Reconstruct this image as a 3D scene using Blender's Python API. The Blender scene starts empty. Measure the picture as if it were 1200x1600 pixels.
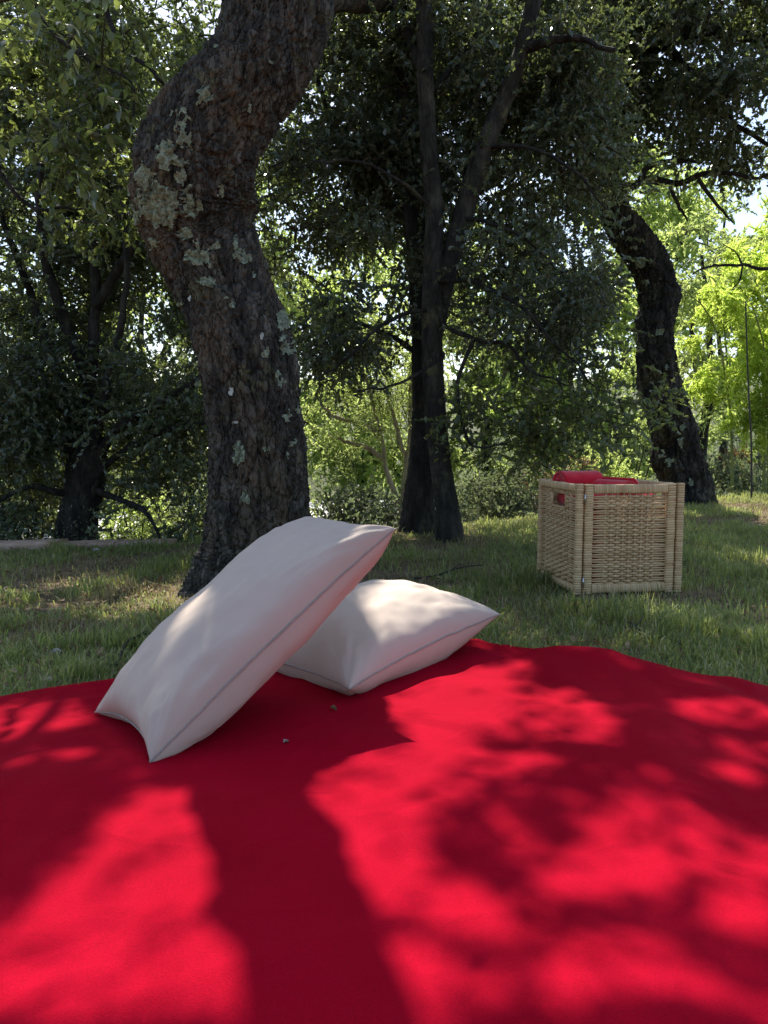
import bpy, math, random
import numpy as np
from mathutils import Vector, Matrix

random.seed(7)
RNG = np.random.default_rng(11)
S = bpy.context.scene
COL = S.collection

# ------------------------------------------------------------------ camera
CAM_H, PITCH, FPX = 0.55, math.atan(110 / 1180), 1180.0
cam_d = bpy.data.cameras.new('camera')
cam = bpy.data.objects.new('camera', cam_d)
COL.objects.link(cam)
cam.location = (0, 0, CAM_H)
cam.rotation_euler = (math.pi / 2 - PITCH, 0, 0)
cam_d.sensor_fit = 'VERTICAL'
cam_d.sensor_height = 24.0
cam_d.lens = FPX / 1600 * 24.0
cam_d.clip_start, cam_d.clip_end = 0.02, 600
S.camera = cam

# ------------------------------------------------------------------ sky, sun, exposure
SUN_EL, SUN_AZ = math.radians(57), math.radians(-8)          # azimuth from +Y towards +X
W = bpy.data.worlds.new('World')
S.world = W
W.use_nodes = True
nt = W.node_tree
sky = nt.nodes.new('ShaderNodeTexSky')
sky.sky_type = 'NISHITA'
sky.sun_disc = False
sky.sun_elevation = SUN_EL
sky.sun_rotation = SUN_AZ
sky.air_density, sky.dust_density, sky.ozone_density = 1.0, 1.6, 1.0
nt.links.new(sky.outputs[0], nt.nodes['Background'].inputs[0])
nt.nodes['Background'].inputs[1].default_value = 0.13
sun_d = bpy.data.lights.new('sun', 'SUN')
sun_d.energy = 5.0
sun_d.angle = math.radians(0.53)
sun_d.color = (1.0, 0.94, 0.84)
sun = bpy.data.objects.new('sun', sun_d)
COL.objects.link(sun)
SD = Vector((math.sin(SUN_AZ) * math.cos(SUN_EL), math.cos(SUN_AZ) * math.cos(SUN_EL), math.sin(SUN_EL)))
sun.rotation_euler = SD.to_track_quat('Z', 'Y').to_euler()
sun.location = SD * 30
S.view_settings.view_transform = 'Standard'
S.view_settings.look = 'None'
S.view_settings.exposure = 1.0
S.view_settings.gamma = 1.0
S.view_settings.use_curve_mapping = False
S.render.engine = 'CYCLES'
S.cycles.max_bounces = 8
S.cycles.diffuse_bounces = 4
S.cycles.glossy_bounces = 2
S.cycles.transmission_bounces = 4
S.cycles.transparent_max_bounces = 4
S.cycles.caustics_reflective = False
S.cycles.caustics_refractive = False

# ------------------------------------------------------------------ photo geometry helpers
_f = np.array([0, math.cos(PITCH), -math.sin(PITCH)])
_u = np.array([0, math.sin(PITCH), math.cos(PITCH)])
_o = np.array([0, 0, CAM_H])


def ray(px, py):
    return _f + np.array([1.0, 0, 0]) * ((px - 600) / FPX) + _u * ((800 - py) / FPX)


def P(px, py, y):
    """The world point seen at photo pixel (px, py) that lies y metres in front."""
    d = ray(px, py)
    return _o + d * (y / d[1])


def G(px, py, h=0.0):
    """The world point seen at photo pixel (px, py) at height h."""
    d = ray(px, py)
    return _o + d * ((h - CAM_H) / d[2])


def to_px(p):
    q = np.asarray(p, float) - _o
    z = q @ _f
    return 600 + FPX * q[..., 0] / z, 800 - FPX * (q @ _u) / z


# ------------------------------------------------------------------ numpy noise
def _hash(ix, iy, iz, seed):
    ix, iy, iz = np.asarray(ix), np.asarray(iy), np.asarray(iz)
    h = (ix * 374761393 + iy * 668265263 + iz * 2147483647 + seed * 1274126177) & 0xFFFFFFFF
    h = ((h ^ (h >> 13)) * 1274126177) & 0xFFFFFFFF
    h = ((h ^ (h >> 16)) * 1103515245) & 0xFFFFFFFF
    return ((h ^ (h >> 15)) & 0xFFFF) / 65535.0


def vnoise(x, y, z, seed=0):
    x, y, z = np.broadcast_arrays(np.asarray(x, float), np.asarray(y, float), np.asarray(z, float))
    xi, yi, zi = np.floor(x).astype(np.int64), np.floor(y).astype(np.int64), np.floor(z).astype(np.int64)
    fx, fy, fz = x - xi, y - yi, z - zi
    fx, fy, fz = [t * t * (3 - 2 * t) for t in (fx, fy, fz)]
    r = 0
    for a in (0, 1):
        for b in (0, 1):
            for c in (0, 1):
                w = (fx if a else 1 - fx) * (fy if b else 1 - fy) * (fz if c else 1 - fz)
                r = r + w * _hash(xi + a, yi + b, zi + c, seed)
    return r


def fbm(x, y, z, octv=4, seed=0):
    t, a, s = 0, 0.5, 0
    for k in range(octv):
        t = t + a * vnoise(x, y, z, seed + 17 * k)
        s += a
        a *= 0.5
        x, y, z = x * 2.03 + 5.1, y * 2.03 + 1.7, z * 2.03 + 9.2
    return t / s


def sstep(a, b, x):
    t = np.clip((x - a) / (b - a), 0, 1)
    return t * t * (3 - 2 * t)


def nrm(v):
    return v / np.maximum(np.linalg.norm(v, axis=-1, keepdims=True), 1e-9)


def catmull(pts, n):
    """Resample a polyline (k, d) as a smooth curve with n points."""
    pts = np.asarray(pts, float)
    k = len(pts)
    t = np.linspace(0, k - 1, n)
    i = np.minimum(t.astype(int), k - 2)
    f = (t - i)[:, None]
    p0, p1, p2, p3 = pts[np.maximum(i - 1, 0)], pts[i], pts[i + 1], pts[np.minimum(i + 2, k - 1)]
    return 0.5 * (2 * p1 + (p2 - p0) * f + (2 * p0 - 5 * p1 + 4 * p2 - p3) * f ** 2 + (3 * p1 - p0 - 3 * p2 + p3) * f ** 3)


# ------------------------------------------------------------------ mesh and object helpers
def raw_mesh(name, V, F, mat, smooth=True):
    """V (n,3); F is (m,4) or (m,3) int array, or a list of such arrays."""
    me = bpy.data.meshes.new(name)
    Fs = F if isinstance(F, list) else [F]
    V = np.ascontiguousarray(V, dtype=np.float32)
    me.vertices.add(len(V))
    me.vertices.foreach_set('co', V.ravel())
    nl = sum(f.size for f in Fs)
    npoly = sum(len(f) for f in Fs)
    me.loops.add(nl)
    me.polygons.add(npoly)
    me.loops.foreach_set('vertex_index', np.concatenate([f.ravel() for f in Fs]).astype(np.int32))
    tot = np.concatenate([np.full(len(f), f.shape[1]) for f in Fs])
    start = np.concatenate([[0], np.cumsum(tot)[:-1]]).astype(np.int32)
    me.polygons.foreach_set('loop_start', start)
    me.polygons.foreach_set('use_smooth', np.full(npoly, smooth))
    if mat is not None:
        me.materials.append(mat)
    me.update(calc_edges=True)
    me.validate()
    return me


def link(name, me, parent=None, kind=None):
    o = bpy.data.objects.new(name, me)
    COL.objects.link(o)
    if parent is not None:
        o.parent = parent
    if kind:
        o['kind'] = kind
    return o


def thing(name, label, cat, loc=(0, 0, 0), group=None, rotz=0.0):
    o = bpy.data.objects.new(name, None)
    COL.objects.link(o)
    o.empty_display_size = 0.1
    o.location = Vector(loc)
    o.rotation_euler.z = rotz
    o['label'], o['category'] = label, cat
    if group:
        o['group'] = group
    return o


def tag(o, label, cat, group=None):
    o['label'], o['category'] = label, cat
    if group:
        o['group'] = group
    return o


class MB:
    """Collects pieces (V, quads, tris) into one mesh."""

    def __init__(self):
        self.V, self.Q, self.T, self.n = [], [], [], 0

    def add(self, V, Q=None, T=None):
        if Q is not None and len(Q):
            self.Q.append(np.asarray(Q) + self.n)
        if T is not None and len(T):
            self.T.append(np.asarray(T) + self.n)
        self.V.append(np.asarray(V, float))
        self.n += len(V)

    def build(self, name, mat, parent=None, kind=None, smooth=True, origin=None):
        if self.n == 0:
            return None
        V = np.concatenate(self.V)
        if origin is not None:
            V = V - np.asarray(origin)
        F = []
        if self.Q:
            F.append(np.concatenate(self.Q))
        if self.T:
            F.append(np.concatenate(self.T))
        return link(name, raw_mesh(name, V, F, mat, smooth), parent, kind)


def frames(path):
    """Tangent and two stable normals along a path."""
    T = nrm(np.gradient(path, axis=0))
    ref = np.array([0, -1.0, 0.0]) if abs(T[:, 1]).max() < 0.9 else np.array([1.0, 0, 0.3])
    A = np.zeros_like(T)
    a = ref - T[0] * (ref @ T[0])
    for i in range(len(T)):
        a = a - T[i] * (a @ T[i])
        a = a / max(np.linalg.norm(a), 1e-9)
        A[i] = a
    return T, A, np.cross(T, A)


def grid_quads(n, m, wrap=True):
    """Quads of an n x m vertex grid, closed along m when wrap."""
    i = np.arange(n - 1)[:, None]
    j = np.arange(m if wrap else m - 1)[None, :]
    k = (j + 1) % m
    return np.stack([i * m + j + 0 * k, i * m + k, (i + 1) * m + k, (i + 1) * m + j + 0 * k], -1).reshape(-1, 4)


def tube(mb, path, radii, seg=6, cap=True, rough=0.0, seed=0):
    path = np.asarray(path, float)
    n = len(path)
    T, A, B = frames(path)
    th = np.linspace(0, 2 * np.pi, seg, endpoint=False)
    r = np.broadcast_to(np.asarray(radii, float), (n,))[:, None] * np.ones(seg)
    if rough:
        s = np.arange(n)[:, None] * 0.7
        r = r * (1 + rough * (vnoise(np.cos(th) * 1.7 + seed, np.sin(th) * 1.7, s, seed) - 0.5) * 2)
    V = path[:, None] + r[..., None] * (np.cos(th)[None, :, None] * A[:, None] + np.sin(th)[None, :, None] * B[:, None])
    V = V.reshape(-1, 3)
    Q = grid_quads(n, seg)
    if cap:
        V = np.concatenate([V, path[[0]], path[[-1]]])
        j = np.arange(seg)
        k = (j + 1) % seg
        T3 = np.concatenate([np.stack([k, j, np.full(seg, n * seg)], -1), np.stack([(n - 1) * seg + j, (n - 1) * seg + k, np.full(seg, n * seg + 1)], -1)])
        mb.add(V, Q, T3)
    else:
        mb.add(V, Q)


def box(mb, lo, hi):
    x0, y0, z0 = lo
    x1, y1, z1 = hi
    V = [(x0, y0, z0), (x1, y0, z0), (x1, y1, z0), (x0, y1, z0), (x0, y0, z1), (x1, y0, z1), (x1, y1, z1), (x0, y1, z1)]
    mb.add(V, [(0, 3, 2, 1), (4, 5, 6, 7), (0, 1, 5, 4), (1, 2, 6, 5), (2, 3, 7, 6), (3, 0, 4, 7)])


# ------------------------------------------------------------------ materials
def mat(name):
    m = bpy.data.materials.new(name)
    m.use_nodes = True
    t = m.node_tree
    return m, t, t.nodes['Principled BSDF'], t.nodes['Material Output']


def N(t, kind, **kw):
    n = t.nodes.new('ShaderNode' + kind)
    for k, v in kw.items():
        if k.startswith('i_'):
            n.inputs[k[2:].replace('_', ' ')].default_value = v
        else:
            setattr(n, k, v)
    return n


def ramp(t, stops, interp='LINEAR'):
    n = t.nodes.new('ShaderNodeValToRGB')
    cr = n.color_ramp
    cr.interpolation = interp
    while len(cr.elements) < len(stops):
        cr.elements.new(0.5)
    for e, (p, c) in zip(cr.elements, stops):
        e.position = p
        e.color = (*c, 1)
    return n


def leaf_mat(name, stops, trans, tw=0.4, rough=0.45, spec=0.4):
    m, t, b, out = mat(name)
    g = N(t, 'NewGeometry')
    r = ramp(t, stops)
    t.links.new(g.outputs['Random Per Island'], r.inputs[0])
    co = N(t, 'TexCoord')
    nz = N(t, 'TexNoise', i_Scale=1.3, i_Detail=2.0)
    t.links.new(co.outputs['Object'], nz.inputs['Vector'])
    mp = N(t, 'MapRange')
    mp.inputs[1].default_value, mp.inputs[2].default_value = 0.3, 0.7
    mp.inputs[3].default_value, mp.inputs[4].default_value = 0.75, 1.25
    t.links.new(nz.outputs[0], mp.inputs[0])
    hv = N(t, 'HueSaturation')
    t.links.new(mp.outputs[0], hv.inputs['Value'])
    t.links.new(r.outputs[0], hv.inputs['Color'])
    t.links.new(hv.outputs[0], b.inputs['Base Color'])
    b.inputs['Roughness'].default_value = rough
    b.inputs['Specular IOR Level'].default_value = spec
    tr = N(t, 'BsdfTranslucent')
    mx2 = N(t, 'MixRGB', blend_type='MULTIPLY')
    mx2.inputs[0].default_value = 0.0
    hv2 = N(t, 'HueSaturation')
    hv2.inputs['Color'].default_value = (*trans, 1)
    t.links.new(mp.outputs[0], hv2.inputs['Value'])
    t.links.new(hv2.outputs[0], tr.inputs['Color'])
    ms = N(t, 'MixShader')
    ms.inputs[0].default_value = tw
    t.links.new(b.outputs[0], ms.inputs[1])
    t.links.new(tr.outputs[0], ms.inputs[2])
    t.links.new(ms.outputs[0], out.inputs[0])
    return m


def bark_mat(name, c_dark, c_mid, c_light, red=None, moss=0.0, scale=1.0, bump=0.6):
    m, t, b, out = mat(name)
    co = N(t, 'TexCoord')
    mp = N(t, 'Mapping')
    mp.inputs['Scale'].default_value = (1, 1, 0.35)
    t.links.new(co.outputs['Object'], mp.inputs[0])
    n1 = N(t, 'TexNoise', i_Scale=26.0 * scale, i_Detail=8.0, i_Roughness=0.65)
    t.links.new(mp.outputs[0], n1.inputs['Vector'])
    r1 = ramp(t, [(0.3, c_dark), (0.5, c_mid), (0.72, c_light)])
    t.links.new(n1.outputs[0], r1.inputs[0])
    last = r1.outputs[0]
    if red:
        n2 = N(t, 'TexNoise', i_Scale=6.0 * scale, i_Detail=5.0, i_Roughness=0.6)
        t.links.new(mp.outputs[0], n2.inputs['Vector'])
        r2 = ramp(t, [(0.5, (0, 0, 0)), (0.68, (1, 1, 1))])
        t.links.new(n2.outputs[0], r2.inputs[0])
        mx = N(t, 'MixRGB')
        mx.inputs[2].default_value = (*red, 1)
        t.links.new(r2.outputs[0], mx.inputs[0])
        t.links.new(last, mx.inputs[1])
        last = mx.outputs[0]
    if moss:
        n3 = N(t, 'TexNoise', i_Scale=9.0 * scale, i_Detail=6.0, i_Roughness=0.7)
        t.links.new(co.outputs['Object'], n3.inputs['Vector'])
        r3 = ramp(t, [(0.56, (0, 0, 0)), (0.66, (moss, moss, moss))])
        t.links.new(n3.outputs[0], r3.inputs[0])
        mx = N(t, 'MixRGB')
        mx.inputs[2].default_value = (0.13, 0.125, 0.06, 1)
        t.links.new(r3.outputs[0], mx.inputs[0])
        t.links.new(last, mx.inputs[1])
        last = mx.outputs[0]
    t.links.new(last, b.inputs['Base Color'])
    b.inputs['Roughness'].default_value = 0.85
    b.inputs['Specular IOR Level'].default_value = 0.25
    vo = N(t, 'TexVoronoi', feature='DISTANCE_TO_EDGE', i_Scale=38.0 * scale)
    nw = N(t, 'TexNoise', i_Scale=20.0 * scale, i_Detail=3.0)
    t.links.new(mp.outputs[0], nw.inputs['Vector'])
    ad = N(t, 'MixRGB', blend_type='ADD')
    ad.inputs[0].default_value = 0.08
    t.links.new(mp.outputs[0], ad.inputs[1])
    t.links.new(nw.outputs['Color'], ad.inputs[2])
    t.links.new(ad.outputs[0], vo.inputs['Vector'])
    rv = ramp(t, [(0.0, (0, 0, 0)), (0.12, (1, 1, 1))])
    t.links.new(vo.outputs[0], rv.inputs[0])
    b1 = N(t, 'Bump')
    b1.inputs['Strength'].default_value = bump
    b1.inputs['Distance'].default_value = 0.006 / scale
    t.links.new(rv.outputs[0], b1.inputs['Height'])
    b2 = N(t, 'Bump')
    b2.inputs['Strength'].default_value = bump
    b2.inputs['Distance'].default_value = 0.008 / scale
    t.links.new(n1.outputs[0], b2.inputs['Height'])
    t.links.new(b1.outputs[0], b2.inputs['Normal'])
    t.links.new(b2.outputs[0], b.inputs['Normal'])
    return m


def plain_mat(name, stops, scale=20.0, rough=0.8, bump=0.0, bscale=200.0, bdist=0.002, detail=5.0, spec=0.3, sheen=0.0):
    m, t, b, out = mat(name)
    co = N(t, 'TexCoord')
    n1 = N(t, 'TexNoise', i_Scale=scale, i_Detail=detail, i_Roughness=0.6)
    t.links.new(co.outputs['Object'], n1.inputs['Vector'])
    r = ramp(t, stops)
    t.links.new(n1.outputs[0], r.inputs[0])
    t.links.new(r.outputs[0], b.inputs['Base Color'])
    b.inputs['Roughness'].default_value = rough
    b.inputs['Specular IOR Level'].default_value = spec
    b.inputs['Sheen Weight'].default_value = sheen
    if bump:
        n2 = N(t, 'TexNoise', i_Scale=bscale, i_Detail=3.0)
        t.links.new(co.outputs['Object'], n2.inputs['Vector'])
        bp = N(t, 'Bump')
        bp.inputs['Strength'].default_value = bump
        bp.inputs['Distance'].default_value = bdist
        t.links.new(n2.outputs[0], bp.inputs['Height'])
        t.links.new(bp.outputs[0], b.inputs['Normal'])
    return m


M = {}
M['bark'] = bark_mat('cork_bark', (0.010, 0.009, 0.008), (0.05, 0.046, 0.037), (0.17, 0.152, 0.12), red=(0.115, 0.085, 0.056), moss=0.6, bump=1.0)
M['bark_dark'] = bark_mat('dark_bark', (0.007, 0.006, 0.005), (0.02, 0.018, 0.015), (0.055, 0.05, 0.042), moss=0.35, scale=0.7)
M['bark_crooked'] = bark_mat('crooked_bark', (0.006, 0.005, 0.004), (0.026, 0.023, 0.018), (0.11, 0.10, 0.08), moss=0.6, scale=0.55, bump=0.9)
M['bark_grey'] = bark_mat('grey_bark', (0.010, 0.009, 0.007), (0.03, 0.027, 0.021), (0.075, 0.068, 0.052), moss=0.6, scale=0.7)
M['bark_pale'] = bark_mat('pale_bark', (0.2, 0.16, 0.1), (0.34, 0.28, 0.18), (0.42, 0.36, 0.25), scale=0.7, bump=0.3)
M['twig'] = plain_mat('twig_bark', [(0.3, (0.025, 0.021, 0.017)), (0.7, (0.06, 0.05, 0.04))], 30)
M['lichen'] = plain_mat('lichen', [(0.32, (0.09, 0.11, 0.07)), (0.48, (0.21, 0.245, 0.165)), (0.7, (0.34, 0.385, 0.28))], 75, 0.95, 1.0, 150, 0.008)
M['lichen_white'] = plain_mat('white_lichen', [(0.3, (0.34, 0.35, 0.3)), (0.7, (0.55, 0.57, 0.51))], 60, 0.95, 0.8, 160, 0.004)
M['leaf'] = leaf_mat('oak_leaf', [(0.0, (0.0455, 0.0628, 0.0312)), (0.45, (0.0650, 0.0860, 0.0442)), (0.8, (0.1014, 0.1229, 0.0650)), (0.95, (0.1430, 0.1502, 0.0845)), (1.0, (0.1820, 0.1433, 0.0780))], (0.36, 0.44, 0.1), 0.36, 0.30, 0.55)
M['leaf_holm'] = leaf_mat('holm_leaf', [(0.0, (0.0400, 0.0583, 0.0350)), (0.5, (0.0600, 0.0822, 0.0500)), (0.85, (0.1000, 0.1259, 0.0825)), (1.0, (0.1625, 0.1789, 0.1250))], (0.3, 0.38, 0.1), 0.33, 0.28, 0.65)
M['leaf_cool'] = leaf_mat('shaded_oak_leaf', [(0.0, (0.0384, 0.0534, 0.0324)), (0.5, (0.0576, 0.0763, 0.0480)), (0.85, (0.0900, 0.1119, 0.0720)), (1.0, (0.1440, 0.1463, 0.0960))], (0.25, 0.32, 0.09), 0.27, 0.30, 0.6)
M['leaf_far'] = leaf_mat('far_leaf', [(0.0, (0.10, 0.15, 0.045)), (0.5, (0.14, 0.19, 0.065)), (0.85, (0.17, 0.21, 0.085)), (1.0, (0.22, 0.17, 0.09))], (0.55, 0.66, 0.2), 0.6, 0.5, 0.3)
M['leaf_light'] = leaf_mat('light_leaf', [(0.0, (0.12, 0.18, 0.05)), (0.6, (0.17, 0.24, 0.075)), (1.0, (0.23, 0.27, 0.1))], (0.62, 0.74, 0.22), 0.62, 0.5, 0.3)
M['leaf_bamboo'] = leaf_mat('bamboo_leaf', [(0.0, (0.13, 0.2, 0.035)), (0.6, (0.19, 0.27, 0.05)), (1.0, (0.27, 0.31, 0.07))], (0.66, 0.80, 0.15), 0.68, 0.45, 0.35)
M['leaf_scrub'] = leaf_mat('scrub_leaf', [(0.0, (0.09, 0.12, 0.07)), (0.5, (0.14, 0.17, 0.11)), (0.85, (0.2, 0.22, 0.15)), (1.0, (0.26, 0.2, 0.12))], (0.24, 0.3, 0.12), 0.4, 0.6, 0.3)
M['leaf_dry'] = leaf_mat('dry_leaf', [(0.0, (0.12, 0.075, 0.035)), (0.6, (0.2, 0.13, 0.06)), (1.0, (0.32, 0.24, 0.14))], (0.25, 0.14, 0.05), 0.25, 0.6, 0.3)
M['grass'] = leaf_mat('grass_blade', [(0.0, (0.0688, 0.1125, 0.0325)), (0.45, (0.1125, 0.1688, 0.0475)), (0.72, (0.1625, 0.2125, 0.0688)), (0.80, (0.3125, 0.2750, 0.1375)), (1.0, (0.4750, 0.4000, 0.2375))], (0.42, 0.48, 0.13), 0.45, 0.5, 0.35)
M['grass_dry'] = leaf_mat('dry_grass', [(0.0, (0.16, 0.13, 0.06)), (0.5, (0.26, 0.21, 0.11)), (1.0, (0.36, 0.3, 0.17))], (0.3, 0.25, 0.1), 0.3, 0.6, 0.3)
M['red'] = None
M['fleece'] = plain_mat('red_fleece', [(0.3, (0.5, 0.008, 0.02)), (0.7, (0.62, 0.014, 0.035))], 40, 0.95, 0.6, 500, 0.0015, spec=0.1, sheen=0.3)
M['canvas'] = plain_mat('off_white_canvas', [(0.3, (0.47, 0.385, 0.315)), (0.7, (0.52, 0.43, 0.355))], 6, 0.75, 0.25, 1100, 0.0004, spec=0.25)
M['thread'] = plain_mat('seam_thread', [(0.3, (0.28, 0.23, 0.2)), (0.7, (0.37, 0.31, 0.27))], 60, 0.8)
M['metal'] = plain_mat('hinge_metal', [(0.3, (0.55, 0.55, 0.53)), (0.7, (0.7, 0.7, 0.68))], 40, 0.35)
M['metal'].node_tree.nodes['Principled BSDF'].inputs['Metallic'].default_value = 1.0
M['stone'] = plain_mat('coping_stone', [(0.25, (0.25, 0.16, 0.11)), (0.5, (0.4, 0.27, 0.19)), (0.75, (0.5, 0.38, 0.29))], 14, 0.9, 0.6, 60, 0.006)
M['gravel'] = plain_mat('glint_pale', [(0.3, (0.55, 0.53, 0.5)), (0.7, (0.75, 0.73, 0.7))], 6, 0.9, 0.5, 60, 0.01)
M['pole'] = plain_mat('dark_pole', [(0.3, (0.03, 0.028, 0.025)), (0.7, (0.06, 0.055, 0.05))], 12, 0.6)
M['culm'] = plain_mat('bamboo_culm', [(0.3, (0.12, 0.15, 0.04)), (0.7, (0.22, 0.24, 0.07))], 10, 0.4)
M['pebble'] = plain_mat('pale_pebble', [(0.3, (0.22, 0.2, 0.17)), (0.7, (0.4, 0.37, 0.32))], 50, 0.85, 0.4, 120, 0.002)


def rattan_mat():
    m, t, b, out = mat('rattan_cane')
    co = N(t, 'TexCoord')
    oi = N(t, 'ObjectInfo')
    g = N(t, 'NewGeometry')
    r = ramp(t, [(0.0, (0.36, 0.22, 0.105)), (0.5, (0.55, 0.38, 0.195)), (1.0, (0.68, 0.51, 0.29))])
    ad = N(t, 'Math', operation='ADD')
    t.links.new(oi.outputs['Random'], ad.inputs[0])
    n1 = N(t, 'TexNoise', i_Scale=14.0, i_Detail=4.0)
    t.links.new(co.outputs['Object'], n1.inputs['Vector'])
    mm = N(t, 'Math', operation='MULTIPLY_ADD')
    mm.inputs[1].default_value = 0.5
    mi = N(t, 'Math', operation='FRACT')
    ai = N(t, 'Math', operation='ADD')
    t.links.new(oi.outputs['Random'], ai.inputs[0])
    t.links.new(g.outputs['Random Per Island'], ai.inputs[1])
    t.links.new(ai.outputs[0], mi.inputs[0])
    t.links.new(mi.outputs[0], mm.inputs[0])
    m2 = N(t, 'Math', operation='MULTIPLY')
    m2.inputs[1].default_value = 0.6
    t.links.new(n1.outputs[0], m2.inputs[0])
    t.links.new(m2.outputs[0], mm.inputs[2])
    t.links.new(mm.outputs[0], r.inputs[0])
    n2 = N(t, 'TexNoise', i_Scale=55.0, i_Detail=2.0)
    t.links.new(co.outputs['Object'], n2.inputs['Vector'])
    r2 = ramp(t, [(0.66, (1, 1, 1)), (0.76, (0.45, 0.36, 0.28))])
    t.links.new(n2.outputs[0], r2.inputs[0])
    mx = N(t, 'MixRGB', blend_type='MULTIPLY')
    mx.inputs[0].default_value = 1.0
    t.links.new(r.outputs[0], mx.inputs[1])
    t.links.new(r2.outputs[0], mx.inputs[2])
    t.links.new(mx.outputs[0], b.inputs['Base Color'])
    b.inputs['Roughness'].default_value = 0.5
    b.inputs['Specular IOR Level'].default_value = 0.4
    n3 = N(t, 'TexNoise', i_Scale=300.0, i_Detail=2.0)
    t.links.new(co.outputs['Object'], n3.inputs['Vector'])
    bp = N(t, 'Bump')
    bp.inputs['Strength'].default_value = 0.3
    bp.inputs['Distance'].default_value = 0.001
    t.links.new(n3.outputs[0], bp.inputs['Height'])
    t.links.new(bp.outputs[0], b.inputs['Normal'])
    return m


M['rattan'] = rattan_mat()


def red_cloth_mat():
    m, t, b, out = mat('red_cotton')
    co = N(t, 'TexCoord')
    n1 = N(t, 'TexNoise', i_Scale=5.0, i_Detail=6.0, i_Roughness=0.7)
    n2 = N(t, 'TexNoise', i_Scale=480.0, i_Detail=2.0)
    for n in (n1, n2):
        t.links.new(co.outputs['Object'], n.inputs['Vector'])
    r = ramp(t, [(0.3, (0.265, 0.0008, 0.0105)), (0.7, (0.315, 0.0014, 0.015))])
    t.links.new(n1.outputs[0], r.inputs[0])
    sp = ramp(t, [(0.3, (0.86, 0.86, 0.86)), (0.7, (1.1, 1.1, 1.1))])
    t.links.new(n2.outputs[0], sp.inputs[0])
    mx = N(t, 'MixRGB', blend_type='MULTIPLY')
    mx.inputs[0].default_value = 1.0
    t.links.new(r.outputs[0], mx.inputs[1])
    t.links.new(sp.outputs[0], mx.inputs[2])
    t.links.new(mx.outputs[0], b.inputs['Base Color'])
    b.inputs['Roughness'].default_value = 0.8
    b.inputs['Specular IOR Level'].default_value = 0.03
    # crumples left from folding, then the yarn
    n3 = N(t, 'TexNoise', i_Scale=6.0, i_Detail=2.0, i_Roughness=0.5, i_Distortion=0.5)
    t.links.new(co.outputs['Object'], n3.inputs['Vector'])
    rr = ramp(t, [(0.44, (0, 0, 0)), (0.5, (1, 1, 1)), (0.56, (0, 0, 0))])
    t.links.new(n3.outputs[0], rr.inputs[0])
    b1 = N(t, 'Bump')
    b1.inputs['Strength'].default_value = 0.2
    b1.inputs['Distance'].default_value = 0.005
    t.links.new(rr.outputs[0], b1.inputs['Height'])
    b2 = N(t, 'Bump')
    b2.inputs['Strength'].default_value = 0.6
    b2.inputs['Distance'].default_value = 0.0014
    t.links.new(n2.outputs[0], b2.inputs['Height'])
    t.links.new(b1.outputs[0], b2.inputs['Normal'])
    t.links.new(b2.outputs[0], b.inputs['Normal'])
    return m


M['red'] = red_cloth_mat()


def soil_mat():
    m, t, b, out = mat('lawn_soil')
    co = N(t, 'TexCoord')
    n1 = N(t, 'TexNoise', i_Scale=5.0, i_Detail=8.0, i_Roughness=0.7)
    t.links.new(co.outputs['Object'], n1.inputs['Vector'])
    r = ramp(t, [(0.3, (0.07, 0.055, 0.03)), (0.5, (0.12, 0.09, 0.055)), (0.62, (0.19, 0.135, 0.085)), (0.8, (0.26, 0.19, 0.13))])
    t.links.new(n1.outputs[0], r.inputs[0])
    r3 = ramp(t, [(0.3, (0.05, 0.06, 0.03)), (0.55, (0.09, 0.1, 0.055)), (0.8, (0.15, 0.14, 0.08))])
    t.links.new(n1.outputs[0], r3.inputs[0])
    sp = N(t, 'SeparateXYZ')
    t.links.new(co.outputs['Object'], sp.inputs[0])
    mr = N(t, 'MapRange')
    mr.inputs[1].default_value, mr.inputs[2].default_value = 7.5, 10.0
    t.links.new(sp.outputs['Y'], mr.inputs[0])
    mx = N(t, 'MixRGB')
    t.links.new(mr.outputs[0], mx.inputs[0])
    t.links.new(r.outputs[0], mx.inputs[1])
    t.links.new(r3.outputs[0], mx.inputs[2])
    t.links.new(mx.outputs[0], b.inputs['Base Color'])
    b.inputs['Roughness'].default_value = 0.95
    b.inputs['Specular IOR Level'].default_value = 0.15
    n2 = N(t, 'TexNoise', i_Scale=90.0, i_Detail=6.0)
    t.links.new(co.outputs['Object'], n2.inputs['Vector'])
    bp = N(t, 'Bump')
    bp.inputs['Strength'].default_value = 0.8
    bp.inputs['Distance'].default_value = 0.012
    t.links.new(n2.outputs[0], bp.inputs['Height'])
    t.links.new(bp.outputs[0], b.inputs['Normal'])
    return m


M['soil'] = soil_mat()

# ------------------------------------------------------------------ terrain
EX = np.array([-60, -6.0, -1.94, -1.0, 0.0, 0.6, 1.6, 2.8, 3.7, 8.0, 60])
EY = np.array([3.4, 3.4, 3.84, 4.08, 4.5, 4.95, 5.9, 7.1, 7.6, 9.0, 12])


def lawn_edge(x):
    return np.interp(x, EX, EY)


def ground_z(x, y):
    x, y = np.asarray(x, float), np.asarray(y, float)
    e = y - lawn_edge(x)
    z = 0.02 * (fbm(x * 0.9, y * 0.9, 0, 3, 5) - 0.5) * sstep(2.2, 3.2, y)
    z = z - 0.9 * sstep(0.0, 3.2, e)
    z = z + np.clip(y - 16, 0, 200) * 0.10 * sstep(16, 24, y)
    z = z + 0.35 * (fbm(x * 0.25, y * 0.25, 3, 3, 8) - 0.5) * sstep(0.8, 5, e)
    return z


def sheet(name, xs, ys, zf, m, kind):
    X, Y = np.meshgrid(xs, ys)
    V = np.stack([X, Y, zf(X, Y)], -1).reshape(-1, 3)
    return link(name, raw_mesh(name, V, grid_quads(len(ys), len(xs), False), m), None, kind)


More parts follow.
